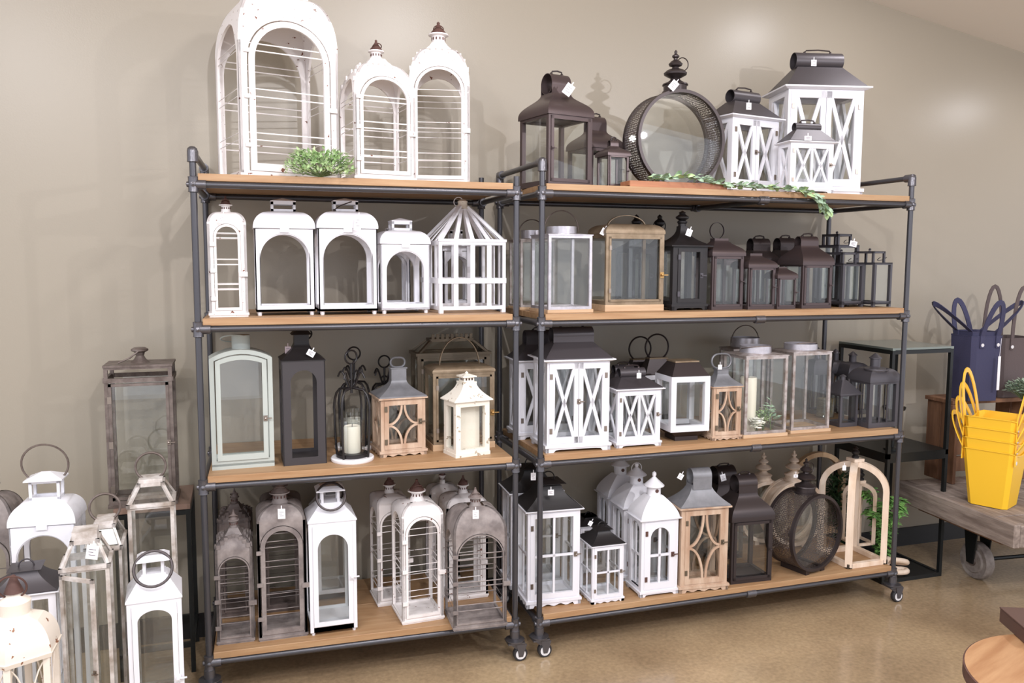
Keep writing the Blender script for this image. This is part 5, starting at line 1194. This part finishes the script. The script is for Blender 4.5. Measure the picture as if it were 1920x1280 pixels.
tagit(a.build('fronds', 'leaf_fern', bp), kind='stuff'); b_.build('stems', 'stem', bp)
bp = empty('dark_fern', (xa-.0, .49, .017), 0, 'darker green foliage seen behind the crossing-arch lanterns, at the wall', 'plant'); a = M()
for s_ in range(420):
    p = Vector((random.gauss(.0, .045), random.gauss(0, .02), random.uniform(.05, .45))); p.x = max(-.04, p.x); leaf(a, p, random.uniform(0, 6.28), random.uniform(-.6, .9), .05, .009)
M().tube([(0, 0, 0), (0, 0, .3)], .004).build('stem', 'stem', bp); tagit(a.build('foliage', 'leaf_dark', bp), kind='stuff')
ch = empty('wooden_chain', (xa+.12, .212, .0165), 0, 'chain of thick pale carved wooden links lying on the bottom panel of the black stand', 'decor')
for i, (x, y, z, rx, rz) in enumerate(((-.04, 0, .022, 80, 10), (.02, .0, .022, 90, -10), (-.03, .03, .06, 20, 30), (.03, .02, .062, 60, -40))):
    a = M(); a.tube([(.042*math.copysign(abs(math.cos(t))**.8, math.cos(t)), 0, .024*math.sin(t)) for t in [2*PI*j/20 for j in range(20)]], .0135, True, 10); o = a.build('link', 'bleached_wood', ch, smooth=60); o.location = (x, y, z); o.rotation_euler = (math.radians(rx), 0, math.radians(rz))
# cart: its left side runs back to the wall, turned a little
ZP = .43; PA, PB = atz(1690, 900, ZP), atz(1905, 982, ZP); PA.y = min(PA.y, WY-.02)
dv = (PA-PB); dv.z = 0; Lc = dv.length; ang = math.atan2(dv.y, dv.x)-PI/2; ct = empty('platform_cart', (PB.x, PB.y, 0), ang, 'weathered gray wooden platform cart on large iron wheels, at the right by the wall', 'cart')
CW = .78; nb = 7
for i in range(nb):
    y0 = Lc*i/nb; M().box(.0, CW, y0+.002, y0+Lc/nb-.002, ZP-.03, ZP+random.uniform(-.002, .001)).build('plank', 'cart_wood', ct, bevel=.002)
for x0, x1 in ((-.035, -.001), (CW+.001, CW+.035)): M().box(x0, x1, -.03, Lc, ZP-.1, ZP+.004).build('side_beam', 'cart_wood', ct, bevel=.004)
for y0, y1 in ((-.03, -.0),): M().box(-.0, CW, y0, y1, ZP-.1, ZP-.002).build('end_beam', 'cart_wood', ct, bevel=.004)
M().box(.03, CW-.03, .1, Lc-.1, ZP-.13, ZP-.031).build('chassis', 'crate_wood', ct)
for (x, y) in ((.22, .44), (CW-.15, .44)):
    wz = M(); R = .092; wz.lathe([(.02, -.03), (R*.62, -.03), (R*.68, -.022), (R*.93, -.024), (R, -.016), (R, .016), (R*.93, .024), (R*.68, .022), (R*.62, .03), (.02, .03)], 36, (x, y, R), 'x'); wo = wz.build('wheel', 'wheel_gray', ct, smooth=35)
    M().lathe([(.024, -.036), (.026, -.03), (.026, .03), (.024, .036)], 16, (x, y, R), 'x').build('hub', 'rust_tin', wo, smooth=40); M().box(x-.04, x-.032, y-.012, y+.012, R+.002, R+.035).build('axle_plate', 'red_paint', wo)
    f = M(); f.poly([(y-.05, ZP-.13), (y+.05, ZP-.13), (y+.02, R-.01), (y-.02, R-.01)], 0, .006); v = f.v; f.v = [(x-.046+p[1], p[0], p[2]) for p in v]+[(x+.04+p[1], p[0], p[2]) for p in v]; f.f = f.f+[tuple(i+len(v) for i in g) for g in f.f]; f.build('fork', 'iron_black', ct)
for y in (.44,): M().tube([(.22, y, .092), (CW-.15, y, .092)], .01).build('axle', 'iron_black', ct)
K0, K1 = atz(1732, 890, ZP+.002), atz(1785, 908, ZP+.002); dk = K1-K0; rk = math.atan2(dk.y, dk.x)+PI/2   # the crate's closed end
cr = empty('wooden_crate', ((K0.x+K1.x)/2, (K0.y+K1.y)/2, ZP+.0025), rk, 'rough brown timber crate standing on the cart, under the navy bags', 'crate')
zc_ = zat(K1.x, K1.y, 752)-ZP; cw, cdp, tb = .46, dk.length, .02
for i in range(3):
    z0 = zc_-.02; M().box(-.02, cw+.02, -cdp/2+i*cdp/3+.001, -cdp/2+(i+1)*cdp/3-.001, z0, z0+.02).build('top_plank', 'crate_wood', cr, bevel=.002)
for y0, y1 in ((-cdp/2, -cdp/2+cdp*.48), (-cdp/2+cdp*.52, cdp/2)):
    for x0 in (0, cw-tb): M().box(x0, x0+tb, y0, y1, 0, zc_-.02).build('side_plank', 'crate_wood', cr, bevel=.002)
for i in range(3): M().box(tb, cw-tb, cdp/2-.015, cdp/2, .01+i*.09, .09+i*.09).build('back_plank', 'crate_wood', cr, bevel=.002)
M().box(-.026, .0, -cdp/2-.004, -cdp/2+.05, zc_-.07, zc_-.021).build('cleat', 'crate_wood', cr, bevel=.002)
def basket(name, loc, rz, w0, d0, w1, d1, h, m, label, group, cat='basket', hh=.16, rivet='wheel_white', strapw=.022, dip=.02, wall=.003, lean=0, hwf=.5, lip=0):
    """tapering bucket bag: thin walls, dipped rim, two strap handles"""
    r = empty(name, loc, rz, label, cat, group); a = M(); n = 9; vs = []
    def loop(w_, d_, z, dp=0):
        L = []; c = .018
        P = [(-w_+c, -d_), (w_-c, -d_), (w_, -d_+c), (w_, d_-c), (w_-c, d_), (-w_+c, d_), (-w_, d_-c), (-w_, -d_+c)]; out = []
        for i in range(8):
            p, q = Vector(P[i]), Vector(P[(i+1) % 8]); k_ = 4 if (p-q).length > .03 else 1
            for j in range(k_): v = p.lerp(q, j/k_); out.append((v.x, v.y, z-dp*math.cos(min(1, abs(v.x)/w_)*PI/2)**1.0*(1 if abs(abs(v.y)-d_) < .001 else .0)))
        return out
    rings = [loop(w0, d0, .0), loop(w0+(w1-w0)*.5, d0+(d1-d0)*.5, h*.5), loop(w1-.001, d1-.001, h-.005, dip), loop(w1+lip, d1+lip, h-.004, dip), loop(w1+lip, d1+lip, h, dip), loop(w1-wall, d1-wall, h, dip), loop(w0-wall, d0-wall, wall)]
    m_ = len(rings[0]); vs = sum(rings, []); fs = [(i*m_+q, i*m_+(q+1) % m_, (i+1)*m_+(q+1) % m_, (i+1)*m_+q) for i in range(6) for q in range(m_)]+[tuple(range(m_))[::-1], tuple(range(6*m_, 7*m_))]
    a.add(vs, fs).build('bucket', m, r, smooth=35)
    for sy in (-1, 1):
        y = sy*(d1+.002); hw = w1*hwf; pts = [(-hw, y, h-.06), (-hw, y, h-.0)]+[(-hw*math.cos(PI*i/14), y+sy*lean*math.sin(PI*i/14), h+hh*math.sin(PI*i/14)) for i in range(15)]+[(hw, y, h-.0), (hw, y, h-.06)]
        M().strip(pts, strapw, .004, up=(0, 1, 0)).build('handle', m, r, smooth=30) if False else M().strip(pts, .005, strapw, up=(0, 1, 0)).build('handle', m, r, smooth=30)
        for sx in (-1, 1): M().lathe([(0, -.004*sy), (.008, -.003*sy), (.009, 0)], 12, (sx*hw, y+sy*.004, h-.045), 'y').build('rivet', rivet, r)
    return r
Y0, Y1 = atz(1812, 943, ZP), atz(1886, 958, ZP); dy = Y1-Y0; ry = math.atan2(dy.y, dy.x)+PI/2; ux = Vector((math.cos(ry), math.sin(ry), 0)); YC = (Y0+Y1)/2+ux*.082; yl = ['lowest yellow plastic basket of the nested stack on the cart', 'second lowest yellow basket of the nested stack, rim just above the lowest', 'second from top yellow basket of the nested stack', 'topmost yellow plastic basket of the nested stack, its inside showing']
for i in range(4):
    basket('yellow_basket', (YC.x, YC.y, ZP+.003+i*.05), ry, .08, dy.length/2, .108, dy.length/2+.026, .27, 'yellow_plastic', yl[i], 'nested yellow baskets', hh=.2-.02*(3-i), lean=.03+.016*(3-i), dip=.022, hwf=.78, lip=.003)
zcr = ZP+.0025+zc_+.001
NB = K1+Vector((math.cos(rk), math.sin(rk), 0))*.13; basket('navy_bag', (NB.x, NB.y+.03, zcr), rk, .085, .075, .095, .085, .33, 'navy_felt', 'navy blue felt bag with looping handles standing on the crate, right side', 'navy bags', 'bag', .17, 'wheel_white', .026, .0, lean=.05)
basket('navy_bag', (NB.x, NB.y+.03, zcr+.02), rk+PI/2, .068, .068, .078, .078, .33, 'navy_felt', 'inner navy felt bag nested in the outer one, handles splayed to the left', 'navy bags', 'bag', .14, 'wheel_white', .026, .0, lean=.19, hwf=.6)
tagr = empty('bag_tag', (NB.x+.03, NB.y-.085, zcr+.06), 0, 'long white paper tag hanging on the right of the navy bags', 'tag'); M().box(-.008, .008, -.001, .001, 0, .17).build('card', 'tag_card', tagr); M().tube([(0, 0, .17), (.005, .0, .26)], .001).build('string', 'tag_card', tagr)
basket('brown_bag', (NB.x+.26, NB.y+.08, zcr), rk, .1, .08, .115, .09, .31, 'brown_felt', 'dark brown felt bag with tall loop handles at the right edge behind the yellow baskets', None, 'bag', .26, 'wheel_white', .02, .0)
rosette('gray_green_plant', (NB.x+.2, NB.y-.09, zcr), 260, .075, 'leaf_sage', 'gray green bushy plant at the right edge between navy bag and yellow baskets', 'plant', .11, False, .022)
# ------------------------------------------------------------------ round table, lower right
ZR = .45; tb_ = empty('round_table', (2.11, -1.45, 0), math.radians(20), 'round light wood table with dark edge, cut off at the lower right corner', 'table'); R = .3
M().lathe([(R-.004, ZR-.0035), (R-.004, ZR), (0, ZR)], 72).build('table_top', 'table_wood', tb_); M().lathe([(R-.03, ZR-.045), (R, ZR-.035), (R, ZR-.002), (R-.004, ZR-.001), (R-.005, ZR-.004)], 72).build('table_edge', 'bark', tb_, smooth=30)
for i in range(3): an = i*2*PI/3+.4; M().tube([(math.cos(an)*.12, math.sin(an)*.12, ZR-.045), (math.cos(an)*.28, math.sin(an)*.28, .01)], [.02, .013]).build('leg', 'dark_wood', tb_)
Pb = atz(1893, 1212, ZR); bx = empty('dark_box', (Pb.x+.205, Pb.y-.01, ZR+.0005), math.radians(-24), 'dark brown box lying on the round table at the lower right corner', 'box')
M().box(-.14, .14, -.1, .1, 0, .042).build('box_body', 'dark_wood', bx, bevel=.002); M().box(-.141, .141, -.101, .101, .042, .047).build('box_lid', 'dark_wood', bx, bevel=.001)
